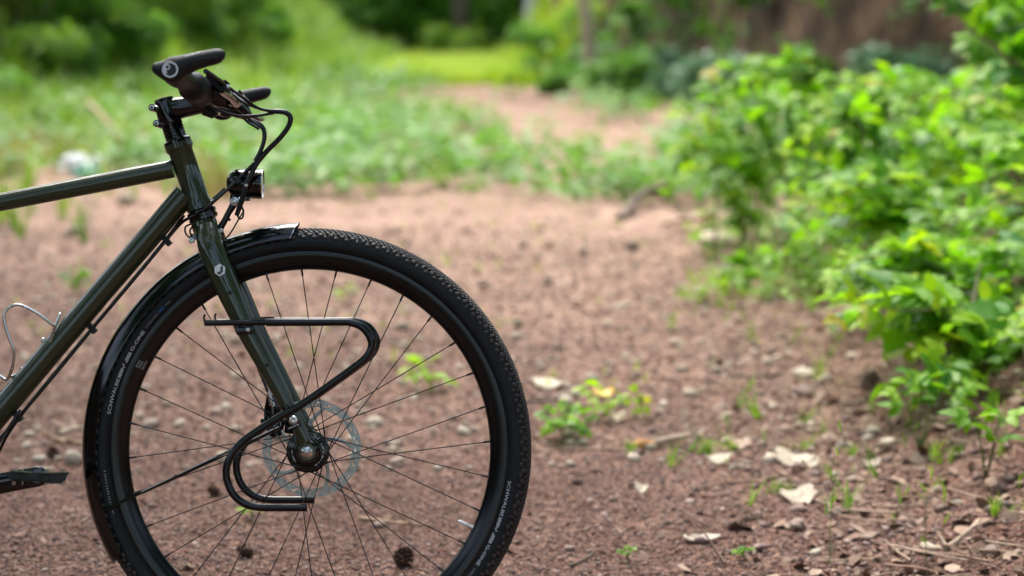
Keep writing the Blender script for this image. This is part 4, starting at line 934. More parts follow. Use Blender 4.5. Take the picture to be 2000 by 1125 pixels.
    # spokes and nipples
    for k in range(32):
        if not front and k % 1: continue
        ar = R_(8.6 + 11.25 * k); sg = -1 if k % 4 in (0, 1) else 1; near = (k % 2 == 0); ah = ar + sg * R_(64)
        rh = .0300 if near else .0265; yh = (-.036 if near else .0265) + (.002 * sg)
        p0 = Vector((math.sin(ah) * rh, yh, math.cos(ah) * rh)); p1 = Vector((math.sin(ar) * .2935, -.003 if near else .003, math.cos(ar) * .2935)); d = (p1 - p0).normalized()
        b = MB(); b.sweep([p0, p0 + d * .02, p0 + d * .03, p1 - d * .02, p1], [.00115, .00115, .0009, .0009, .0011], 6); s_ = part(b, 'spoke', M['darksteel'], wl)
        b = MB(); b.sweep([p1 - d * .0135, p1 - d * .0125, p1 - d * .003, p1], [.0012, .0018, .0019, .0024], 6); part(b, 'nipple', M['gloss'], s_)
    # brake rotor: perforated ring on curved arms
    b = MB(); yr = .0385 if front else .045; n = 120; vs = []; rr = [.0665, .0698, .0718, .0742, .0764, .080]
    for k in range(n):
        a = 2 * math.pi * k / n; wv = .0012 * math.sin(a * 10)
        for j, R in enumerate(rr):
            q = R + (wv if j == 0 else wv * .6 if j == 5 else 0); vs.append((q * math.sin(a), yr, q * math.cos(a)))
    fs = []
    for k in range(n):
        for j in range(5):
            if (j == 1 and k % 5 in (0, 1)) or (j == 3 and k % 5 in (2, 3)): continue
            if j == 2 and k % 10 == 7: continue
            fs.append((k * 6 + j, ((k + 1) % n) * 6 + j, ((k + 1) % n) * 6 + j + 1, k * 6 + j + 1))
    b.add(vs, fs); N = len(vs); b.add([(x, y + .0018, z) for x, y, z in vs], [tuple(reversed(f)) for f in fs])
    for k in range(5):
        a0 = 2 * math.pi * k / 5 + .3; pts = [Vector((r_ * math.sin(a0 + t), yr + .001, r_ * math.cos(a0 + t))) for r_, t in ((.022, -.5), (.036, -.42), (.052, -.2), (.068, .0))]
        b.sweep(cr(pts, 4), [(.0032, .0009)] * 13, 8, ref=YV)
    ring_mesh(b, [(.020, yr - .002), (.026, yr - .002), (.026, yr + .002), (.020, yr + .002)], 40)
    part(b, 'brake_rotor', M['rotor'], wl, 25)
    if front:      # valve with white cap
        a = R_(115.6); er = Vector((math.sin(a), 0, math.cos(a))); b = MB(); b.sweep([er * .292, er * .286], [.0042, .0042], 10); b.sweep([er * .287, er * .280], .0028, 10); v_ = part(b, 'valve', M['steel'], wl)
        b = MB(); b.sweep([er * .281, er * .280, er * .268, er * .265], [.0028, .0034, .0030, .0015], 10); part(b, 'valve_cap', M['white'], v_)
        # white print on the sidewall, read clockwise with its top outwards
        def side_y(R): return -math.sqrt(max(0, RS ** 2 - (R - RC) ** 2)) - .0007
        def arc_text(name, s, a0, a1, h_, R0, mat, parent=ty):
            v, f = text_mesh(s, 1.); X_ = [q[0] for q in v]; Y_ = [q[1] for q in v]; x0, x1, y1 = min(X_), max(X_), max(Y_); nv = []
            for x, y, z in v:
                a = R_(a0 + (a1 - a0) * (x - x0) / (x1 - x0)); R = R0 + h_ * y / y1; nv.append((R * math.sin(a), side_y(R), R * math.cos(a)))
            b = MB(); b.add(nv, f); part(b, name, M[mat], parent, 0)
        def bars(a0, a1, R0, h_, parent=ty):
            b = MB(); n = 15
            for i in range(n):
                if i == 8: continue
                t0 = a0 + (a1 - a0) * i / n; t1 = t0 + (a1 - a0) / n * .55; lo, hi = (0, 1) if i not in (5, 6, 7, 9) else ((.3, .8), (0, .55), (.45, 1), (.0, .5))[(5, 6, 7, 9).index(i)]
                for q in ((lo, (lo + hi) / 2), ((lo + hi) / 2, hi)):
                    r0, r1 = R0 + h_ * q[0], R0 + h_ * q[1]; b.add([(r * math.sin(R_(t)), side_y(r), r * math.cos(R_(t))) for r, t in ((r0, t0), (r0, t1), (r1, t1), (r1, t0))], [(0, 1, 2, 3)])
            part(b, 'tyre_print_bars', M['print'], parent, 0)
        for off in (-79.6, 98.6):
            arc_text('tyre_lettering', 'SCHWALBE', off, off + 10.3, .0052, .3235, 'print'); bars(off + 10.7, off + 18.6, .3235, .0052)
            arc_text('tyre_lettering', 'G-ONE', off + 19.0, off + 25.6, .0052, .3240, 'print'); arc_text('tyre_lettering', 'OVERLAND', off + 26.6, off + 31.8, .0036, .3250, 'printdim')
            arc_text('tyre_lettering', '365', off + 32.2, off + 34.4, .0042, .3250, 'printblue'); arc_text('tyre_lettering', 'TLE', off + 34.9, off + 36.8, .0036, .3250, 'printdim')
        b = MB()      # worn moulded size line lower down and the small rim sticker: both too faint to read
        for i in range(16):
            a = -96 - i * .8 + random.uniform(-.1, .1); R = .3270; b.add([(r * math.sin(R_(t)), side_y(r), r * math.cos(R_(t))) for r, t in ((R, a), (R, a + .35), (R + .0028, a + .35), (R + .0028, a))], [(0, 1, 2, 3)])
        part(b, 'moulded_marks', M['printdim'], ty, 0)
        b = MB()
        for i, (r0, r1) in enumerate(((.2965, .3000), (.3015, .3050), (.3065, .3095))):
            for j in range(4 if i else 5):
                a = -64.2 + j * .62; y_ = -np.interp((r0 + r1) / 2, [.2918, .2948, .299, .3035, .3085, .315], [.0034, .0066, .0098, .0126, .0147, .0152]) - .0012
                b.add([(r * math.sin(R_(t)), -np.interp(r, [.2918, .2948, .299, .3035, .3085, .315], [.0034, .0066, .0098, .0126, .0147, .0152]) - .0008, r * math.cos(R_(t))) for r, t in ((r0, a), (r0, a + .42), (r1, a + .42), (r1, a))], [(0, 1, 2, 3)])
        part(b, 'rim_sticker', M['printdim'], wl, 0)
    return wl
fw = make_wheel(True)
rw = make_wheel(False); rw.location = HUB + Vector((-1.075, 0, 0))

# ---- frame
HT0, HT1 = P(347, 278), P(392, 409)
ht = MB(); L = (HT1 - HT0).length; hd = (HT1 - HT0).normalized()
ht.lathe(HT0, HT1, [(0, .0190), (.001, .0225), (.010, .0230), (.012, .0215), (.016, .0196), (L - .016, .0198), (L - .012, .0212), (L - .001, .0222), (L, .019)], 40)
fr = empty('frame'); fr.parent = bike
part(ht, 'head_tube', M['paint'], fr)
BB = P(-140, 968); SC = P(-330, 459); ST = P(-318, 430)
b = MB(); b.sweep([P(338, 329), P(150, 365.5), SC], [(.0148, .0142), (.0148, .0142), (.0142, .0142)], 28, ref=YV); part(b, 'top_tube', M['paint'], fr)
b = MB(); b.sweep([P(362, 379), P(300, 452), P(197, 571), BB], [.0195, .0190, .0188, .0215], 32, ref=YV); part(b, 'down_tube', M['paint'], fr)
b = MB(); b.sweep([BB, SC + (SC - BB).normalized() * .03], .0150, 24); part(b, 'seat_tube', M['paint'], fr)
b = MB(); b.lathe(BB + Vector((0, -.036, 0)), BB + Vector((0, 1, 0)), [(0, .020), (.072, .020)], 28); part(b, 'bottom_bracket', M['paint'], fr)
RH = HUB + Vector((-1.075, 0, 0))
for s_ in (-1, 1):
    b = MB(); b.sweep([SC + Vector((0, s_ * .014, -.03)), SC.lerp(RH, .5) + Vector((0, s_ * .05, 0)), RH + Vector((0, s_ * .066, 0))], [.008, .0075, .007], 12); part(b, 'seat_stay', M['paint'], fr)
    b = MB(); b.sweep([BB + Vector((0, s_ * .02, 0)), BB.lerp(RH, .5) + Vector((0, s_ * .045, 0)), RH + Vector((0, s_ * .066, 0))], [.010, .009, .008], 12); part(b, 'chain_stay', M['paint'], fr)
# seat post and saddle
b = MB(); sd = (SC - BB).normalized(); sp = SC + sd * .20; b.sweep([SC, sp], .0136, 18); part(b, 'seat_post', M['gloss'])
b = MB(); b.sweep([sp + Vector((-.13, 0, .03)), sp + Vector((-.10, 0, .035)), sp + Vector((-.02, 0, .03)), sp + Vector((.08, 0, .03)), sp + Vector((.145, 0, .025))], [(.01, .05), (.02, .072), (.018, .05), (.015, .024), (.008, .014)], 16, ref=YV); part(b, 'saddle', M['matt'])
# head badge: fine outline on the front right of the head tube
def on_tube(px, py, axis_px, r_, y0=0., out=.0006):
    """a point on the near side of a tube whose axis passes (px,py) pairs axis_px"""
    A, B = P(*axis_px[0], y0), P(*axis_px[1], y0); q = P(px, py, y0 - r_); t = (B - A).normalized(); w_ = q - A; w_.y = 0; al = w_.dot(t); off = w_ - t * al
    o = min(off.length, r_ * .985); dirn = off.normalized() if off.length > 1e-6 else Vector((1, 0, 0)); base = A + t * al; return base + dirn * (o + out * o / r_) + Vector((0, -math.sqrt(r_ * r_ - o * o) - out, 0))
hex_b = [(389, 318), (386.5, 326), (391, 340), (396, 344), (401, 358), (402.5, 362), (404, 352)]
b = MB(); b.sweep(cr([on_tube(x, y, ((347, 278), (392, 409)), .0197, 0, .0002) for x, y in hex_b[:6]], 2), .0005, 5); part(b, 'head_badge', M['print'], fr)

# headset, spacers, lower bearing
b = MB(); top = P(326, 212); L2 = (HT0 - top).length
prof = [(0, .0145)]
stp = P(334, 240); d0 = (stp - top).length
for k in range(6):
    a = d0 + (L2 - d0) * k / 6; e_ = d0 + (L2 - d0) * (k + 1) / 6; prof += [(a + .0003, .0166), (a + .001, .0174), (e_ - .001, .0174), (e_ - .0003, .0166)]
b.lathe(top, HT0, prof, 32); part(b, 'spacer_stack', M['gloss'])
b = MB(); c0 = HT0 - hd * .0075; b.lathe(c0, HT0, [(0, .0165), (.002, .0205), (.004, .0222), (.0085, .0226)], 36); part(b, 'headset_cap', M['gloss'])
b = MB(); c1 = HT1 + hd * .0005; b.lathe(c1, c1 + hd, [(0, .0205), (.001, .0238), (.006, .0245), (.007, .0228), (.010, .0226), (.011, .0240), (.016, .0238), (.018, .021)], 36); part(b, 'lower_bearing', M['gloss'])

# ---- fork
fk = empty('fork'); fk.parent = bike
crown = [P(397, 431), P(402, 452), P(407, 470)]
b = MB(); b.sweep([P(396, 428), P(400, 440), P(404, 455), P(407, 464)], [(.0205, .0215), (.0212, .027), (.0200, .030), (.012, .022)], 32, ref=YV); part(b, 'crown', M['paint'], fk)
BL = [(404, 447, -.018, .0188), (407.5, 463, -.029, .0196), (413, 487, -.040, .0202), (432, 532, -.0475, .0202), (454, 581, -.0505, .0192), (485, 648, -.053, .0168), (520, 714, -.055, .0142), (556, 782, -.056, .0118), (586, 838, -.0565, .0102), (598, 862, -.0565, .0096)]
cen = [P(x, y, z) for x, y, z, r_ in BL]; rad = [q[3] for q in BL]
cs = cr(cen, 5); rs = lerp_list(rad, len(cs))
blade_near = None
for s_ in (1, -1):
    b = MB(); b.sweep([Vector((p.x, p.y * s_, p.z)) for p in cs], [(r_ * 1.02, r_ * .85) for r_ in rs], 32, ref=YV); o = part(b, 'fork_blade', M['paint'], fk)
    b = MB(); c = HUB + Vector((0, -.0545 * s_, 0)); b.lathe(c + Vector((0, .004, 0)), c + Vector((0, -1, 0)), [(0, .013), (.001, .0145), (.007, .0145), (.008, .0135)], 28); b.sweep([c + Vector((-.004, 0, .006)), P(590, 845, -.0545) * 1 if s_ == 1 else mir(P(590, 845, -.0545))], [(.012, .004), (.0095, .0045)], 14, ref=YV); part(b, 'dropout', M['paint'], o)
    if s_ == 1: blade_near = o
def blade_at(py, side=-.0, out=.0):
    """centre and radius of the near blade at a photo row"""
    for i in range(len(BL) - 1):
        if BL[i][1] <= py <= BL[i + 1][1]:
            t = (py - BL[i][1]) / (BL[i + 1][1] - BL[i][1]); return [BL[i][k] * (1 - t) + BL[i + 1][k] * t for k in range(4)]
def bolt(px, py, y, r_, name='bolt', mat='steel', parent=None, depth=.004, head=.6):
    c = P(px, py, y); b = MB(); b.lathe(c + Vector((0, depth, 0)), c + Vector((0, -1, 0)), [(0, r_), (depth, r_), (depth + r_ * .25, r_ * .85), (depth + r_ * .3, r_ * .5), (depth + r_ * .1, r_ * .42), (depth + r_ * .05, .0002)], 20); return part(b, name, M[mat], parent or bike, 30)
bolt(449, 571, blade_at(571)[2] - .0165, .0036, 'eyelet_bolt', 'gloss', blade_near); bolt(521, 712, blade_at(712)[2] - .0125, .0034, 'eyelet_bolt', 'gloss', blade_near)
# white hexagon mark on the near blade
bx, by, bz, br = blade_at(527)
def blade_surf(px, py, out):
    x_, y_, z_, r_ = blade_at(py); c = P(x_, y_, z_); q = P(px, py, z_ - r_ * .85); t = (P(440, 550, z_) - P(424, 512, z_)).normalized(); w_ = q - c; w_.y = 0; off = w_ - t * w_.dot(t); o = min(off.length, r_ * .95)
    return c + t * w_.dot(t) + off.normalized() * o + Vector((0, -.85 * math.sqrt(max(0, r_ * r_ - o * o)) - out, 0))
def mark(name, poly, out, mat, cx, cy):
    """polygon laid on the blade in thin wedges so that it follows the curve"""
    V = []; F = []; n = len(poly); K = 6
    pts = []
    for i in range(n):
        a, c = poly[i], poly[(i + 1) % n]; pts += [(a[0] + (c[0] - a[0]) * t / 4, a[1] + (c[1] - a[1]) * t / 4) for t in range(4)]
    for k in range(K + 1):
        for x, y in pts: f_ = max(.001, k / K); V.append(tuple(blade_surf(cx + (x - cx) * f_, cy + (y - cy) * f_, out)))
    m_ = len(pts)
    for k in range(K):
        for i in range(m_): F.append((k * m_ + i, k * m_ + (i + 1) % m_, (k + 1) * m_ + (i + 1) % m_, (k + 1) * m_ + i))
    b = MB(); b.add(V, F); return part(b, name, M[mat], blade_near, 0)
hx = [(429.5 + 11.6 * math.cos(R_(60 * i - 92)), 527 + 12.4 * math.sin(R_(60 * i - 92))) for i in range(6)]
mark('hexagon_mark', hx, .0022, 'white', 429.5, 527)
mark('mark_chevron', [(431, 520), (435.5, 518.5), (436, 530), (429.5, 536), (425, 534), (424.5, 531), (430, 531.5)], .0030, 'paint', 431.5, 529)
# cable guide and bolt behind the crown
b = MB(); b.sweep(cr([P(372, 437, .0), P(362, 443, -.01), P(363, 456, -.015), P(373, 466, -.015)], 5), .0016, 8); part(b, 'cable_loop', M['hose'])
b = MB(); b.sweep(cr([P(378, 440, -.01), P(371, 450, -.02), P(374, 462, -.02)], 5), .0015, 8); part(b, 'cable_loop', M['hose'])
bolt(374, 469, -.018, .0048, 'crown_bolt', 'steel')
b = MB(); b.box(P(382, 462, -.012), (.016, .014, .010)); part(b, 'guard_bracket', M['gloss'])

# ---- mudguard
b = MB(); na, nc = 90, 17; vs = []
for s_ in (0, 1):
    for i in range(na + 1):
        for j in range(nc):
            c = (j / (nc - 1) * 2 - 1); side = abs(c) ** 2
            a0 = -2.6 - 2.3 * side; a1 = -120.1 + 1.6 * side; a = R_(a0 + (a1 - a0) * i / na)
            phi = c * R_(74); R = .3405 + (.0262 - .0014 * s_) * math.cos(phi); y = (.0290 - .0012 * s_) * math.sin(phi); R -= .006 * abs(c) ** 6
            vs.append((HUB.x + R * math.sin(a), y, HUB.z + R * math.cos(a)))
N = (na + 1) * nc; fs = []
for i in range(na):
    for j in range(nc - 1):
        q = (i * nc + j, (i + 1) * nc + j, (i + 1) * nc + j + 1, i * nc + j + 1); fs += [q, tuple(N + t for t in reversed(q))]
for i in range(na):
    for j in (0, nc - 1): fs.append((i * nc + j, i * nc + j + N, (i + 1) * nc + j + N, (i + 1) * nc + j))
for j in range(nc - 1):
    for i in (0, na): fs.append((i * nc + j, i * nc + j + 1, i * nc + j + 1 + N, i * nc + j + N))
b.add(vs, fs); mg = part(b, 'mudguard', M['gloss'], bike, 40)
for s_ in (-1, 1):      # rolled lower edges and the bright trim of the open ends
    pts = []
    for i in range(0, 61):
        a = R_(-5.2 + (-118.2 + 5.2) * i / 60); R = .3405 + .0255 * math.cos(R_(74)) - .006; pts.append((HUB.x + R * math.sin(a), s_ * .0284, HUB.z + R * math.cos(a)))
    b = MB(); b.sweep(pts, .0009, 6); part(b, 'rolled_edge', M['gloss'], mg)
for (sel, nm) in ((0, 'front_lip'), (na, 'rear_lip')):
    b = MB(); b.sweep([vs[sel * nc + j] for j in range(nc)], .0010, 6); part(b, nm, M['chrome'] if sel == 0 else M['gloss'], mg)
for s_ in (1, -1):
    A, B = P(209, 994, -.030), P(548, 833, -.050)
    if s_ < 0: A, B = mir(A), mir(B)
    b = MB(); b.sweep([A, A.lerp(B, .5), B], .0019, 8); b.sweep([A + Vector((-.004, 0, -.002)), A + (B - A).normalized() * .02], .0032, 8); part(b, 'mudguard_stay', M['gloss'])

# ---- low front rack: a bent tube on either side
RK = [(520, 629), (600, 629), (662, 628.5), (684, 629.5), (706, 638), (721, 655), (726, 674), (717, 695), (697, 713), (660, 740), (593, 787), (544, 815), (500, 843), (471, 865), (451, 890), (442, 918), (446, 946), (460, 970), (482, 985), (508, 990.5), (545, 991), (598, 991)]
for s_ in (1, -1):
    rk = empty('front_rack'); rk.parent = bike
    ypos = -.078 if s_ == 1 else .062
    base = [P(x, y, -.078) for x, y in RK]; base = [Vector((p.x, ypos, p.z)) for p in base]
    b = MB(); pts = cr(base, 5); b.sweep(pts, .0061, 20); part(b, 'rack_tube', M['satin'], rk, 40)
    b = MB(); e1 = base[-1]; d = (base[-1] - base[-2]).normalized(); b.sweep([e1, e1 + d * .0015], [.0063, .0063], 20); part(b, 'end_cap', M['matt'], rk)
    A = P(400, 630.5, -.078); A.y = ypos; B = base[0]
    b = MB(); b.sweep([A, B + Vector((.004, 0, 0))], [(.0048, .0048)] * 2, 16); part(b, 'rack_rod', M['satin'], rk)
    b = MB(); b.sweep(cr([A + Vector((.001, 0, -.004)), A + Vector((-.0005, 0, .003)), A + Vector((-.0012, 0, .010)), A + Vector((.001, 0, .0135))], 3), .0016, 8); part(b, 'rod_hook', M['satin'], rk)
    cB = B + Vector((-.012, 0, .005)); b = MB(); b.box(cB, (.022, .010, .004)); part(b, 'strap', M['satin'], rk)
    c = P(476, 645, -.075); c.y = ypos + (.004 if s_ == 1 else -.004)
    b = MB(); b.sweep([c + Vector((-.012, 0, -.001)), c + Vector((.014, 0, .001))], [(.0062, .002), (.0062, .002)], 14, ref=YV); b.sweep([c + Vector((-.011, 0, .006)), c + Vector((-.011, 0, -.003))], [(.003, .002)] * 2, 8, ref=YV); b.sweep([c + Vector((.010, 0, .006)), c + Vector((.010, 0, -.003))], [(.003, .002)] * 2, 8, ref=YV); part(b, 'mount_plate', M['gloss'], rk)
bolt(484, 643.5, -.083, .0036, 'rack_bolt', 'steel'); bolt(573, 820, -.072, .0072, 'rack_bolt', 'steel', depth=.006)
b = MB(); c = P(573, 820, -.066); b.lathe(c, c + Vector((0, 1, 0)), [(0, .0085), (.010, .0085)], 20); b.sweep([P(573, 820, -.064), P(586, 842, -.060)], [(.009, .003), (.008, .003)], 12, ref=YV); part(b, 'lower_eyelet', M['paint'], fk)
b = MB(); b.sweep([P(556, 792, -.068), P(571, 818, -.068)], [(.006, .002), (.006, .002)], 10, ref=YV); part(b, 'rack_tab', M['satin'])
# knurled strip below the big bolt
b = MB()
for i in range(8): b.box(P(565 + i * 2.6, 836 - i * 1.1, -.070), (.0012, .002, .0022))
part(b, 'strap_teeth', M['print'])
b = MB(); b.sweep([P(562, 838, -.066), P(588, 827, -.066)], [(.003, .0015)] * 2, 8, ref=YV); part(b, 'cable_strap', M['satin'])

# ---- brake caliper behind the fork, with its hose
cal = empty('brake_caliper'); cal.parent = bike
b = MB(); b.sweep(cr([P(530, 770, .045), P(534, 800, .045), P(536, 830, .045), P(541, 852, .045)], 4), [(r_, .012) for r_ in lerp_list([.008, .016, .017, .010], 13)], 18, ref=YV); b.sweep([P(548, 768, .045), P(570, 800, .045), P(566, 846, .045)], [(.008, .008), (.011, .010), (.009, .008)], 14, ref=YV); part(b, 'caliper_body', M['gloss'], cal)
c = P(537, 829, .030); b = MB(); b.lathe(c, c + Vector((0, -1, 0)), [(0, .013), (.003, .013), (.0035, .011), (.003, .010)], 28); part(b, 'piston_cap', M['satin'], cal)
b = MB()
for a0, a1 in ((20, 150), (190, 330)):
    pts = [c + Vector((math.sin(R_(a)) * .0098, -.0045, math.cos(R_(a)) * .0098)) for a in np.linspace(a0, a1, 12)]; b.sweep(pts, .0005, 5)
b.sweep([c + Vector((-.005, -.0045, .002)), c + Vector((-.001, -.0045, -.003)), c + Vector((.005, -.0045, .003))], .0006, 5); part(b, 'cap_print', M['print'], cal)
bolt(514, 822, .03, .0048, 'caliper_bolt', 'gloss', cal); bolt(552, 842, .025, .003, 'caliper_bolt', 'steel', cal)
b = MB(); b.sweep([P(524, 764, .03), P(530, 783, .03), P(535, 794, .03)], [.0030, .0042, .0036], 12); b.sweep([P(531, 787, .03), P(532, 790, .03)], .0056, 6); part(b, 'hose_fitting', M['steel'], cal)
b = MB(); b.sweep(cr([P(404, 470, .035), P(440, 570, .045), P(478, 655, .040), P(505, 720, .032), P(524, 766, .03)], 8), .0024, 10); part(b, 'brake_hose', M['hose'])
b = MB(); b.sweep(cr([P(594, 833, -.03), P(608, 840, -.01), P(618, 838, .0)], 5), .0012, 8); b.sweep(cr([P(590, 824, -.04), P(603, 832, -.02), P(613, 838, .0)], 5), .0010, 8); part(b, 'dynamo_wire', M['hose'])
b = MB(); b.sweep(cr([P(548, 835, -.04), P(500, 860, -.045), P(460, 880, -.045), P(405, 905, -.04), P(330, 940, -.034), P(280, 962, -.031)], 5), .0013, 8); part(b, 'lamp_wire', M['hose'])

# ---- stem, handlebar, grips, levers
stm = empty('stem'); stm.parent = bike
A0 = P(320.5, 196); A1 = P(334, 242); sdn = (A1 - A0).normalized(); LL = (A1 - A0).length
b = MB(); b.lathe(A0, A1, [(0, .013), (.001, .0168), (.004, .0176), (LL - .003, .0186), (LL, .0180)], 32); part(b, 'steerer_clamp', M['gloss'], stm)
b = MB(); b.sweep(cr([P(315, 213), P(345, 211), P(385, 204), P(410, 201)], 5), [(r_, r2) for r_, r2 in zip(lerp_list([.0150, .0180, .0158, .0165], 16), lerp_list([.0120, .0175, .0150, .020], 16))], 24, ref=YV); part(b, 'stem_body', M['gloss'], stm)
CL = P(421, 199)
b = MB(); b.lathe(CL + Vector((0, -.024, 0)), CL + Vector((0, 1, 0)), [(0, .0178), (.002, .0200), (.046, .0200), (.048, .0178)], 32); part(b, 'bar_clamp', M['gloss'], stm)
b = MB(); b.lathe(A0 + Vector((0, 0, .0005)) - sdn * .002, A0 - sdn, [(-.002, .0160), (.0008, .0150), (.0018, .010)], 30); part(b, 'top_cap', M['satin'], stm)
for (x, y) in ((299.5, 211), (308.5, 242)):
    b = MB(); c = P(x, y); b.lathe(c + Vector((0, -.017, 0)), c + Vector((0, 1, 0)), [(0, .0040), (.0005, .0058), (.034, .0058)], 18); b.sweep([c, P(x + 14, y + 1)], [(.0055, .016), (.009, .016)], 14, ref=YV); q = part(b, 'clamp_ear', M['gloss'], stm)
    b = MB(); b.lathe(c + Vector((0, -.0165, 0)), c + Vector((0, -1, 0)), [(0, .0040), (.0012, .0036), (.0014, .0022), (.0004, .0018), (.0004, .0001)], 14); part(b, 'clamp_bolt', M['steel'], q)
G0 = P(334, 137, -.330)
def barp(y):       # centre line of the swept handlebar at depth y
    t = max(0, (abs(y) - .05) / .28); t = t ** 1.0; v = CL.lerp(Vector((G0.x, 0, G0.z)), t); return Vector((v.x, y, v.z))
b = MB(); yy = np.linspace(-.325, .325, 41); b.sweep([barp(y) for y in yy], [.0158 if abs(y) < .04 else .0125 if abs(y) < .07 else .0111 for y in yy], 20); part(b, 'handlebar', M['satin'])
for s_ in (1, -1):
    def Q(px, py, y, s_=s_):
        p = P(px, py, y); return p if s_ == 1 else mir(p)
    gp = empty('grip'); gp.parent = bike
    b = MB(); ys_ = np.linspace(-.326, -.205, 14); b.sweep([Vector((barp(y).x, y * s_, barp(y).z)) for y in ys_], [(.0172 + .002 * math.sin(i * .5)) for i in range(14)], 24); part(b, 'grip_sleeve', M['grip'], gp, 40)
    # palm wing to the rear
    b = MB(); b.sweep([Q(332, 139, -.30), Q(316, 137, -.30), Q(305, 135, -.30)], [(.014, .034), (.011, .040), (.006, .036)], 20, ref=YV); part(b, 'palm_rest', M['grip'], gp, 40)
    # bar end horn with its clamp
    hp = [(296.5, 131, .0020), (298.5, 131.3, .0062), (303, 132, .0088), (315, 134.5, .0138), (329, 136, .0195), (345, 133, .0205), (360, 127, .0170), (378, 120.5, .0145), (396, 115.5, .0135), (413, 111.5, .0128), (427, 108.5, .0118), (435, 108.5, .0090), (439.5, 109.5, .0045)]
    b = MB(); pts = cr([Q(x, y, -.336) for x, y, r_ in hp], 4); rr_ = lerp_list([q[2] * .93 for q in hp], len(pts)); b.sweep(pts, [(r_, min(.0125, r_ * .95)) for r_ in rr_], 28, ref=YV); horn = part(b, 'bar_end', M['grip'], gp, 40)
    c = Q(332.5, 135.5, -.3490); b = MB(); dr = -1 * s_; c.y = -.3495 * s_
    def disc(b, cx, cz, r0, r1, y0, n=40):
        vs = []; 
        for k in range(n):
            a = 2 * math.pi * k / n
            for r_ in (r0, r1): vs.append((cx + r_ * math.sin(a), y0, cz + r_ * math.cos(a)))
        b.add(vs, [(2 * k, 2 * ((k + 1) % n), 2 * ((k + 1) % n) + 1, 2 * k + 1) for k in range(n)])
    b.lathe(Vector((c.x, c.y - .004 * dr * 1, c.z)), Vector((c.x, c.y + dr, c.z)), [(-.004, .0128), (.004, .0128), (.0048, .0124)], 36); cap = part(b, 'end_plug', M['satin'], gp, 30)
    b = MB(); yb = c.y + dr * .0011; disc(b, c.x, c.z, .0092, .0120, yb); disc(b, c.x - .0042, c.z + .0036, .0022, .0044, yb + dr * .0002); b.add([(c.x - .0088, yb, c.z + .003), (c.x - .0058, yb, c.z + .001), (c.x - .0045, yb, c.z - .0055), (c.x - .0072, yb, c.z - .0062), (c.x - .0095, yb, c.z - .001)], [(0, 1, 2, 3, 4)]); part(b, 'plug_emblem', M['printdim'] if False else M['print'], cap, 0)
    v, f = text_mesh('ERGON GP5', 1.); X_ = [q[0] for q in v]; x0, x1 = min(X_), max(X_)
    A_, B_ = Q(363, 111.5, -.344), Q(391, 103.5, -.344); dt = (B_ - A_); hgt = .0045; up_ = Vector((-dt.z, 0, dt.x)).normalized()
    nv = []
    for x, y, z in v:
        t = (x - x0) / (x1 - x0)
        if s_ == -1: t = 1 - t
        px_ = 363 + 28 * t; q = A_ + dt * t + up_ * hgt * y
        # lay it on the rounded side of the horn
        cz = np.interp(px_, [360, 378, 396, 413], [127, 120.5, 115.5, 111.5]); cc_ = Q(px_, cz, -.336); rr0 = float(np.interp(px_, [360, 378, 396], [.0158, .0135, .0126])); hz = (q - cc_).dot(up_); hz = max(-rr0 * .93, min(rr0 * .93, hz)); yd = .0120 * math.sqrt(max(.02, 1 - (hz / rr0) ** 2))
        q = Vector((q.x, cc_.y - s_ * (yd + .0024), q.z)); nv.append(q)
    b = MB(); b.add(nv, f); part(b, 'grip_lettering', M['print'], horn, 0)
    # moulded ribs on the lower side of the horn
    for (x0_, y0_, x1_, y1_) in ((362, 131, 428, 113), (366, 127, 420, 112.5)):
        pts = []
        for t in np.linspace(0, 1, 9):
            px_ = x0_ + (x1_ - x0_) * t; py_ = y0_ + (y1_ - y0_) * t - 2.2 * math.sin(t * math.pi); cz = np.interp(px_, [345, 360, 378, 396, 413, 430], [133, 127, 120.5, 115.5, 111.5, 108.5]); rr0 = .0130; hz = (cz - py_) * S * .92; yd = .0122 * math.sqrt(max(.05, 1 - (hz / rr0) ** 2)); q = Q(px_, py_, -.336); q.y = -s_ * (.336 + yd); pts.append(q)
        b = MB(); b.sweep(pts, .0007, 5); part(b, 'grip_rib', M['matt'], horn)
    # rubber collar and gear shifter body inboard of the grip
    def BP(y): v = barp(y); return Vector((v.x, y * s_, v.z))
    b = MB(); yc = [-.208, -.203, -.192, -.180, -.160, -.148, -.140, -.136]; b.sweep([BP(y) + Vector((.002, 0, -.002)) for y in yc], [.0165, .0215, .0235, .0232, .0215, .0245, .0235, .018], 28); part(b, 'twist_shifter' if s_ == 1 else 'grip_collar', M['grip'], bike, 40)
    # brake lever: clamp, reservoir, blade
    lv = empty('brake_lever'); lv.parent = bike
    b = MB(); b.sweep([BP(-.132), BP(-.126), BP(-.112), BP(-.106)], [.0135, .0165, .0165, .0135], 24); part(b, 'lever_clamp', M['gloss'], lv)
    b = MB(); b.sweep(cr([Q(395, 165, -.125), Q(415, 178, -.125), Q(437, 192, -.12), Q(452, 205, -.115)], 4), [(r_, r_ * 1.1) for r_ in lerp_list([.014, .019, .0165, .009], 13)], 20, ref=YV); body = part(b, 'lever_body', M['gloss'], lv, 30)
    b = MB(); Mr = Matrix.Rotation(R_(37), 3, 'Y'); b.box(Q(424, 165, -.14), (.040, .030, .009), Mr); part(b, 'reservoir_lid', M['matt'], body, 20)
    b = MB(); b.sweep(cr([Q(448, 200, -.120), Q(462, 205, -.16), Q(455, 195, -.21), Q(440, 184, -.26), Q(433, 179, -.29)], 5), [(r_, r_ * .5) for r_ in lerp_list([.009, .007, .0065, .007, .005], 21)], 14); part(b, 'lever_blade', M['gloss'], lv, 40)
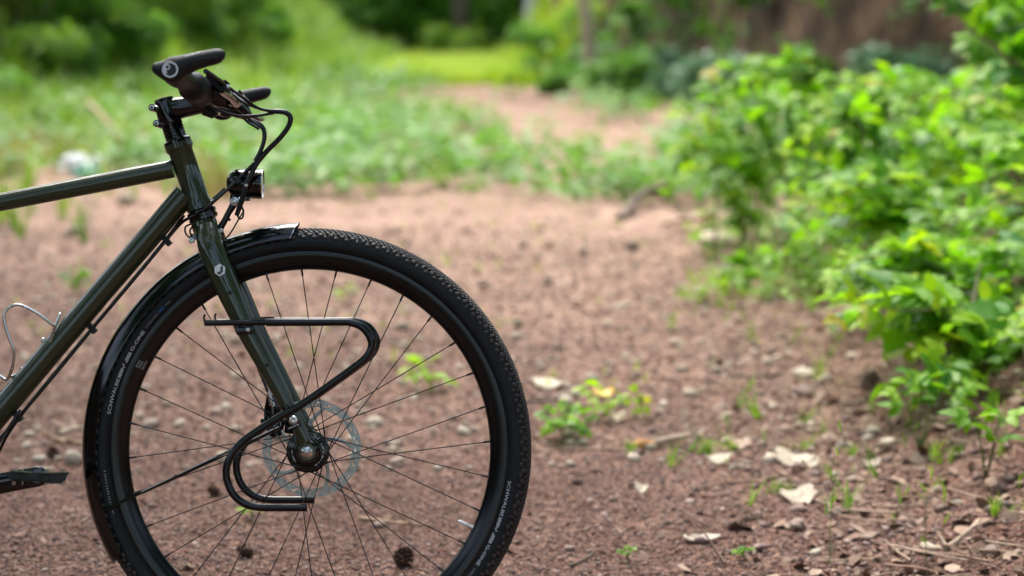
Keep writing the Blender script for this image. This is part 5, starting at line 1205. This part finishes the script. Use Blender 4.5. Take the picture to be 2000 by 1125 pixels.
    b = MB(); b.sweep([Q(401, 138, -.2), Q(432, 160, -.16), Q(440, 166, -.13)], [.004, .0045, .003], 10); part(b, 'shift_outer', M['satin'], lv)
    bolt_c = Q(445, 170, -.13); b = MB(); b.lathe(bolt_c, bolt_c + Vector((0, -1 * s_, 0)), [(0, .004), (.004, .004), (.005, .0025)], 14); part(b, 'lever_bolt', M['steel'], lv)
    b = MB(); b.box(Q(441, 163, -.10), (.009, .012, .009), Mr); part(b, 'lever_perch', M['satin'], lv)
# brackets, adjusters and clutter before the stem
b = MB(); b.sweep([P(400, 213, -.05), P(417, 222, -.05), P(425, 221, -.05)], [(.010, .012), (.008, .012), (.003, .010)], 14, ref=YV); part(b, 'bracket', M['matt'])
b = MB(); b.sweep([P(432, 195, -.06), P(448, 208, -.06), P(456, 218, -.05)], [.0075, .0085, .006], 16); part(b, 'cable_cluster', M['satin'])
b = MB(); b.sweep([P(440, 180, -.05), P(463, 203, -.05), P(470, 209, -.045)], [.0035, .0045, .0060], 12); b.sweep([P(466, 206, -.045), P(474, 213, -.04), P(482, 220, -.035)], [.0060, .0062, .0045], 12); part(b, 'barrel_adjuster', M['satin'])
b = MB(); b.sweep([P(430, 204, -.07), P(441, 219, -.07), P(452, 226, -.07)], [(.004, .006), (.010, .006), (.002, .004)], 12, ref=YV); part(b, 'clamp_plate', M['gloss'])
b = MB(); b.sweep([P(452, 192, -.08), P(462, 202, -.08)], [(.006, .002), (.003, .002)], 10, ref=YV); part(b, 'clamp_plate', M['gloss'])

def hose(name, pts, r_, mat='hose', n=6):
    b = MB(); p_ = cr([P(*q) for q in pts], n); b.sweep(p_, r_, 10); return part(b, name, M[mat], bike, 50)
def ribbed(name, pts, r_, step=.0022):
    """a spiral wrapped sleeve"""
    p_ = cr([P(*q) for q in pts], 10); out = []; rad = []; acc = 0
    for i in range(len(p_) - 1):
        seg = (p_[i + 1] - p_[i]); L = seg.length; k = max(1, int(L / (step / 2)))
        for j in range(k): out.append(p_[i] + seg * j / k); rad.append(r_ * (1 + (.09 if len(out) % 2 else -.04)))
    b = MB(); b.sweep(out, rad, 10); return part(b, name, M['satin'], bike, 60)
hose('brake_hose', [(420, 150, -.15), (430, 158, -.14), (452, 174, -.11), (474.5, 190.5, -.08), (505, 211, -.05), (536, 217, -.03)], .0024)
hose('shift_cable', [(446, 176, -.12), (470, 197, -.09), (492, 207, -.06), (515, 214, -.04), (536, 219, -.03)], .0021)
hose('brake_hose', [(392, 188, -.10), (401, 197, -.10), (414, 208, -.09), (433.6, 217, -.08), (455, 224, -.07), (474.5, 226.5, -.06), (505, 225, -.045), (534, 220.5, -.03)], .0024)
ribbed('cable_sleeve', [(533, 217, -.03), (548, 217.5, -.03), (560, 220.5, -.03), (567.5, 230, -.03), (563, 247, -.03), (546, 270, -.03), (521, 295, -.03), (500, 321, -.03), (489, 345, -.035), (477, 368, -.04)], .0042)
ribbed('cable_sleeve', [(484, 233, -.03), (496, 237, -.03), (508, 243, -.03), (515.5, 254, -.03), (516, 272, -.03), (509, 294, -.03), (497, 317, -.03)], .0036)
hose('shift_cable', [(478, 222, -.04), (490, 235, -.035), (503, 243, -.035), (511, 250, -.035)], .0024); hose('shift_cable', [(470, 224, -.04), (484, 238, -.04), (497, 246, -.04), (506, 252, -.04)], .0022)
hose('brake_hose', [(497, 317, -.03), (475, 339, -.035), (446, 368, -.04), (416.5, 394, -.042), (398, 409, -.036), (384, 417, -.026)], .0024)
hose('shift_cable', [(505, 308, -.02), (488, 330, -.02), (462, 352, -.01), (448, 366, 0), (426, 386, .0), (404, 398, -.01)], .0024)
hose('lamp_cable', [(478, 366, -.04), (468, 394, -.04), (463, 413, -.035), (467, 426, -.03), (474, 424, -.03), (475, 411, -.025), (470, 398, -.02)], .0016); hose('lamp_cable', [(477, 410, -.02), (466, 428, -.02), (452, 452, -.015), (441, 466, -.01)], .0013)
b = MB(); b.sweep([P(480, 366, -.045), P(472, 392, -.045), P(462, 420, -.04)], [.0042, .0046, .0038], 10); part(b, 'cable_tie', M['matt'])
c = P(481, 362, -.048); b = MB(); b.lathe(c, c + Vector((0, -1, 0)), [(0, .003), (.002, .003), (.003, .001)], 12); part(b, 'tie_screw', M['steel'])

# ---- headlight
hl = empty('headlight'); hl.parent = bike
A = P(442, 357); B = P(513, 359); d = (B - A).normalized(); LL = (B - A).length
prof = [(0, .0006)] + [(.020 * (1 - math.cos(R_(t))), .0228 * math.sin(R_(t)) ** .9) for t in range(12, 91, 13)] + [(.026, .0236), (LL - .009, .0240), (LL - .0085, .0232), (LL - .0078, .0242), (LL - .001, .0244), (LL, .0238), (LL - .002, .0222), (LL - .004, .0215)]
b = MB(); b.lathe(A, B, prof, 44); part(b, 'lamp_body', M['gloss'], hl, 25)
b = MB(); b.lathe(A + d * (LL - .0012), B, [(-.004, .0221), (0, .0221), (.0008, .017), (.0015, .0005)], 40); part(b, 'lens', M['glass'], hl, 40)
b = MB(); b.lathe(A + d * (LL - .0005), B, [(0, .0243), (.0012, .0243), (.0012, .0225), (0, .0225)], 40); part(b, 'lens_rim', M['chrome'], hl, 30)
b = MB(); b.box(P(478, 388, .0), (.018, .012, .007)); part(b, 'lamp_foot', M['litterteal'] if False else M['chrome'], hl, 20)
c = P(458, 393, -.012); b = MB(); b.lathe(c + Vector((0, .024, 0)), c + Vector((0, -1, 0)), [(0, .0075), (.023, .0075), (.024, .0068), (.0243, .0050), (.0232, .0045), (.0238, .0030), (.0238, .0002)], 24); part(b, 'pivot_bolt', M['steel'], hl, 25)
b = MB(); b.sweep([P(458, 378, 0), P(458, 395, 0)], [(.007, .009), (.008, .010)], 14, ref=YV); part(b, 'lamp_lug', M['gloss'], hl)
b = MB(); b.sweep(cr([P(457, 398, -.006), P(446, 416, -.006), P(438, 432, -.006), P(430, 446, -.006), P(431, 458, -.006)], 4), [(r_, .004) for r_ in lerp_list([.0060, .0050, .0050, .0060, .0055], 17)], 12, ref=YV); b.sweep([P(443, 425, -.006), P(450, 430, -.006)], [(.003, .003), (.002, .003)], 8, ref=YV); part(b, 'lamp_bracket', M['satin'], hl)
bolt(432, 450, -.012, .0040, 'bracket_bolt', 'steel', hl)
b = MB(); b.sweep([P(441, 369, .0), P(418, 390, .0), P(409, 398, .0)], [.0042, .0045, .0045], 12); part(b, 'lamp_plug', M['satin'], hl)

# ---- cables under the down tube with their clips
hose('frame_cable', [(392, 415, -.022), (372, 424, -.018), (352, 437, -.004), (322, 472, .0), (262, 545, .002), (182, 640, .002), (110, 728, .002), (45, 806, .002), (14, 850, .004), (-8, 890, .008), (-60, 950, .02)], .0026)
hose('frame_cable', [(360, 420, .008), (340, 446, .010), (300, 496, .011), (240, 568, .011), (175, 646, .011), (100, 736, .011), (38, 812, .011), (12, 842, .011), (-20, 880, .013), (-60, 950, .02)], .0024)
hose('frame_cable', [(40, 800, -.008), (10, 845, -.01), (-3, 868, -.01), (-25, 905, -.01)], .0022)
for (x, y) in ((326, 470), (180, 641), (36, 813)):
    b = MB(); Mr = Matrix.Rotation(R_(50), 3, 'Y'); b.box(P(x, y, .003), (.016, .020, .0085), Mr); part(b, 'cable_clip', M['matt'], bike, 20)

# ---- bottle cage of bent wire
bc = empty('bottle_cage'); bc.parent = bike
w1 = [(98, 668), (106, 640), (99, 631), (70, 610), (38, 595), (18, 600), (9, 612), (9, 630), (18, 660), (27, 685), (26, 710), (20, 730), (12, 741), (0, 734), (-30, 718)]
w2 = [(85, 666), (103, 643), (113, 620), (117, 608)]
for yy_ in (-.016, .016):
    b = MB(); b.sweep(cr([P(x, y, yy_ * (1 + .9 * math.sin(i * .22))) for i, (x, y) in enumerate(w1)], 5), .0024, 10); part(b, 'cage_wire', M['steel'], bc, 60)
b = MB(); b.sweep(cr([P(106, 640, -.016), P(112, 626, -.008), P(117, 612, 0), P(112, 626, .008), P(106, 640, .016)], 5), .0024, 10); part(b, 'cage_loop', M['steel'], bc, 60)
b = MB(); b.sweep(cr([P(27, 705, -.02), P(20, 735, -.01), P(42, 722, .0), P(20, 735, .01), P(27, 705, .02)], 5), .0022, 10); part(b, 'cage_wire', M['steel'], bc, 60)
b = MB(); b.sweep([P(90, 664, 0), P(40, 724, 0)], [(.0018, .008)] * 2, 8, ref=YV); part(b, 'cage_plate', M['steel'], bc)
bolt(84, 664, -.008, .0042, 'cage_bolt', 'steel', bc); bolt(42, 722, -.008, .0042, 'cage_bolt', 'steel', bc)

# ---- cranks, chainring, pedals
cs_ = empty('crankset'); cs_.parent = bike
b = MB(); ring_mesh(b, [(.100, -.0490), (.107, -.0490), (.107, -.0465), (.100, -.0465)], 110, BB)
for k in range(5):
    a = 2 * math.pi * k / 5; b.sweep([BB + Vector((0, -.048, 0)), BB + Vector((.102 * math.sin(a), -.048, .102 * math.cos(a)))], [(.011, .002), (.007, .002)], 10, ref=YV)
part(b, 'chainring', M['gloss'], cs_)
PE = P(74, 930, -.092)
b = MB(); c0 = BB + Vector((0, -.072, 0)); b.sweep([c0, c0.lerp(PE, .12), c0.lerp(PE, .55), c0.lerp(PE, .85), PE, PE + (PE - c0).normalized() * .010, PE + (PE - c0).normalized() * .0165], [(.021, .007), (.020, .009), (.0165, .0085), (.0160, .0075), (.0165, .007), (.014, .0065), (.004, .004)], 24, ref=YV); part(b, 'crank_arm', M['gloss'], cs_, 50)
b = MB(); PF = BB + (BB - PE); c0 = BB + Vector((0, .072, 0)); PF.y = .092; b.sweep([c0, PF], [(.020, .007), (.014, .007)], 18, ref=YV); part(b, 'crank_arm', M['gloss'], cs_, 50)
b = MB(); b.lathe(BB + Vector((0, -.085, 0)), BB + Vector((0, 1, 0)), [(0, .014), (.17, .014)], 20); part(b, 'crank_axle', M['gloss'], cs_)
def pedal(s_):
    pd = empty('pedal'); pd.parent = bike
    def Q(px, py, y):
        p = P(px, py, y)
        if s_ == 1: return p
        q = p - P(70, 930, y); return Vector((PF.x + q.x, -y, PF.z + q.z))
    yo, yi = -.202, -.118
    outer = [(12, 926), (22, 919), (48, 921), (84, 923), (112, 922), (131, 921.5), (134, 922.5), (127, 934), (121, 943), (104, 944), (60, 939), (20, 936)]
    for yy_ in (yo, yi):
        pts = [Q(x, y, yy_) for x, y in outer]; b = MB(); b.prism([(p.x, p.z) for p in pts], (yy_ - .004) * s_, (yy_ + .004) * s_); q = part(b, 'pedal_plate', M['satin'], pd, 20)
        if yy_ == yo:
            for (xa, xb, ya, yb_) in ((27, 44, 925, 936), (50, 75, 926.5, 938), (79, 96, 927, 939.5)):
                b = MB(); A_, B_ = Q(xa, ya, yo - .0048), Q(xb, yb_, yo - .0048); b.sweep([(A_.x, A_.y, A_.z), (B_.x, A_.y, A_.z), (B_.x, A_.y, B_.z), (A_.x, A_.y, B_.z), (A_.x, A_.y, A_.z)], .0007, 5); part(b, 'plate_pocket', M['gloss'], q)
    for (x, y) in ((24, 930), (122, 932)):
        b = MB(); b.sweep([Q(x, y, yi), Q(x, y, yo)], [(.006, .0065)] * 2, 12); part(b, 'pedal_bar', M['satin'], pd)
    b = MB(); b.sweep([Q(72, 930, -.092), Q(72, 930, -.12), Q(72, 930, yo)], [.0075, .011, .010], 18); part(b, 'pedal_axle', M['gloss'], pd)
    for x, yp in ((25, yo), (29, yo), (44, yo), (88, yo + .004), (92, yo), (122, yo), (128, yo), (26, yi), (124, yi), (118, yi)):
        for up in (1, -1):
            c = Q(x, 921 if up == 1 else 941, yp); b = MB(); b.sweep([c + Vector((0, 0, -.001 * up)), c + Vector((0, 0, .0045 * up))], [.0013, .0011], 6); part(b, 'traction_pin', M['pin'], pd)
    return pd
pedal(1); pedal(-1)
# kickstand on the far side, holding the bicycle up
def to_ground(p):
    w_ = root_loc + Vector((1, 0, 0)) * p.x + AX * p.y + UP * p.z; return w_
k0 = BB + Vector((-.06, .03, -.02)); k1 = BB + Vector((-.16, .155, -.29))
for i in range(60):
    if to_ground(k1).z < float(H(to_ground(k1).x, to_ground(k1).y)) + .005: break
    k1.z -= .004
b = MB(); b.sweep([k0, k1], [.009, .007], 14); b.sweep([k1 + Vector((-.012, 0, .003)), k1 + Vector((.014, 0, .003))], .009, 10); part(b, 'kickstand', M['satin'])
# chain and rear sprocket, outside the frame of the photograph
b = MB(); r1 = RH + Vector((0, -.044, 0)); b.lathe(r1, r1 + Vector((0, 1, 0)), [(0, .038), (.003, .038)], 30)
for z1, z2 in ((.104, .038), (-.104, -.038)): b.sweep([BB + Vector((0, -.046, z1)), r1 + Vector((0, 0, z2))], [(.004, .0025)] * 2, 8, ref=YV)
part(b, 'chain_drive', M['darksteel'])
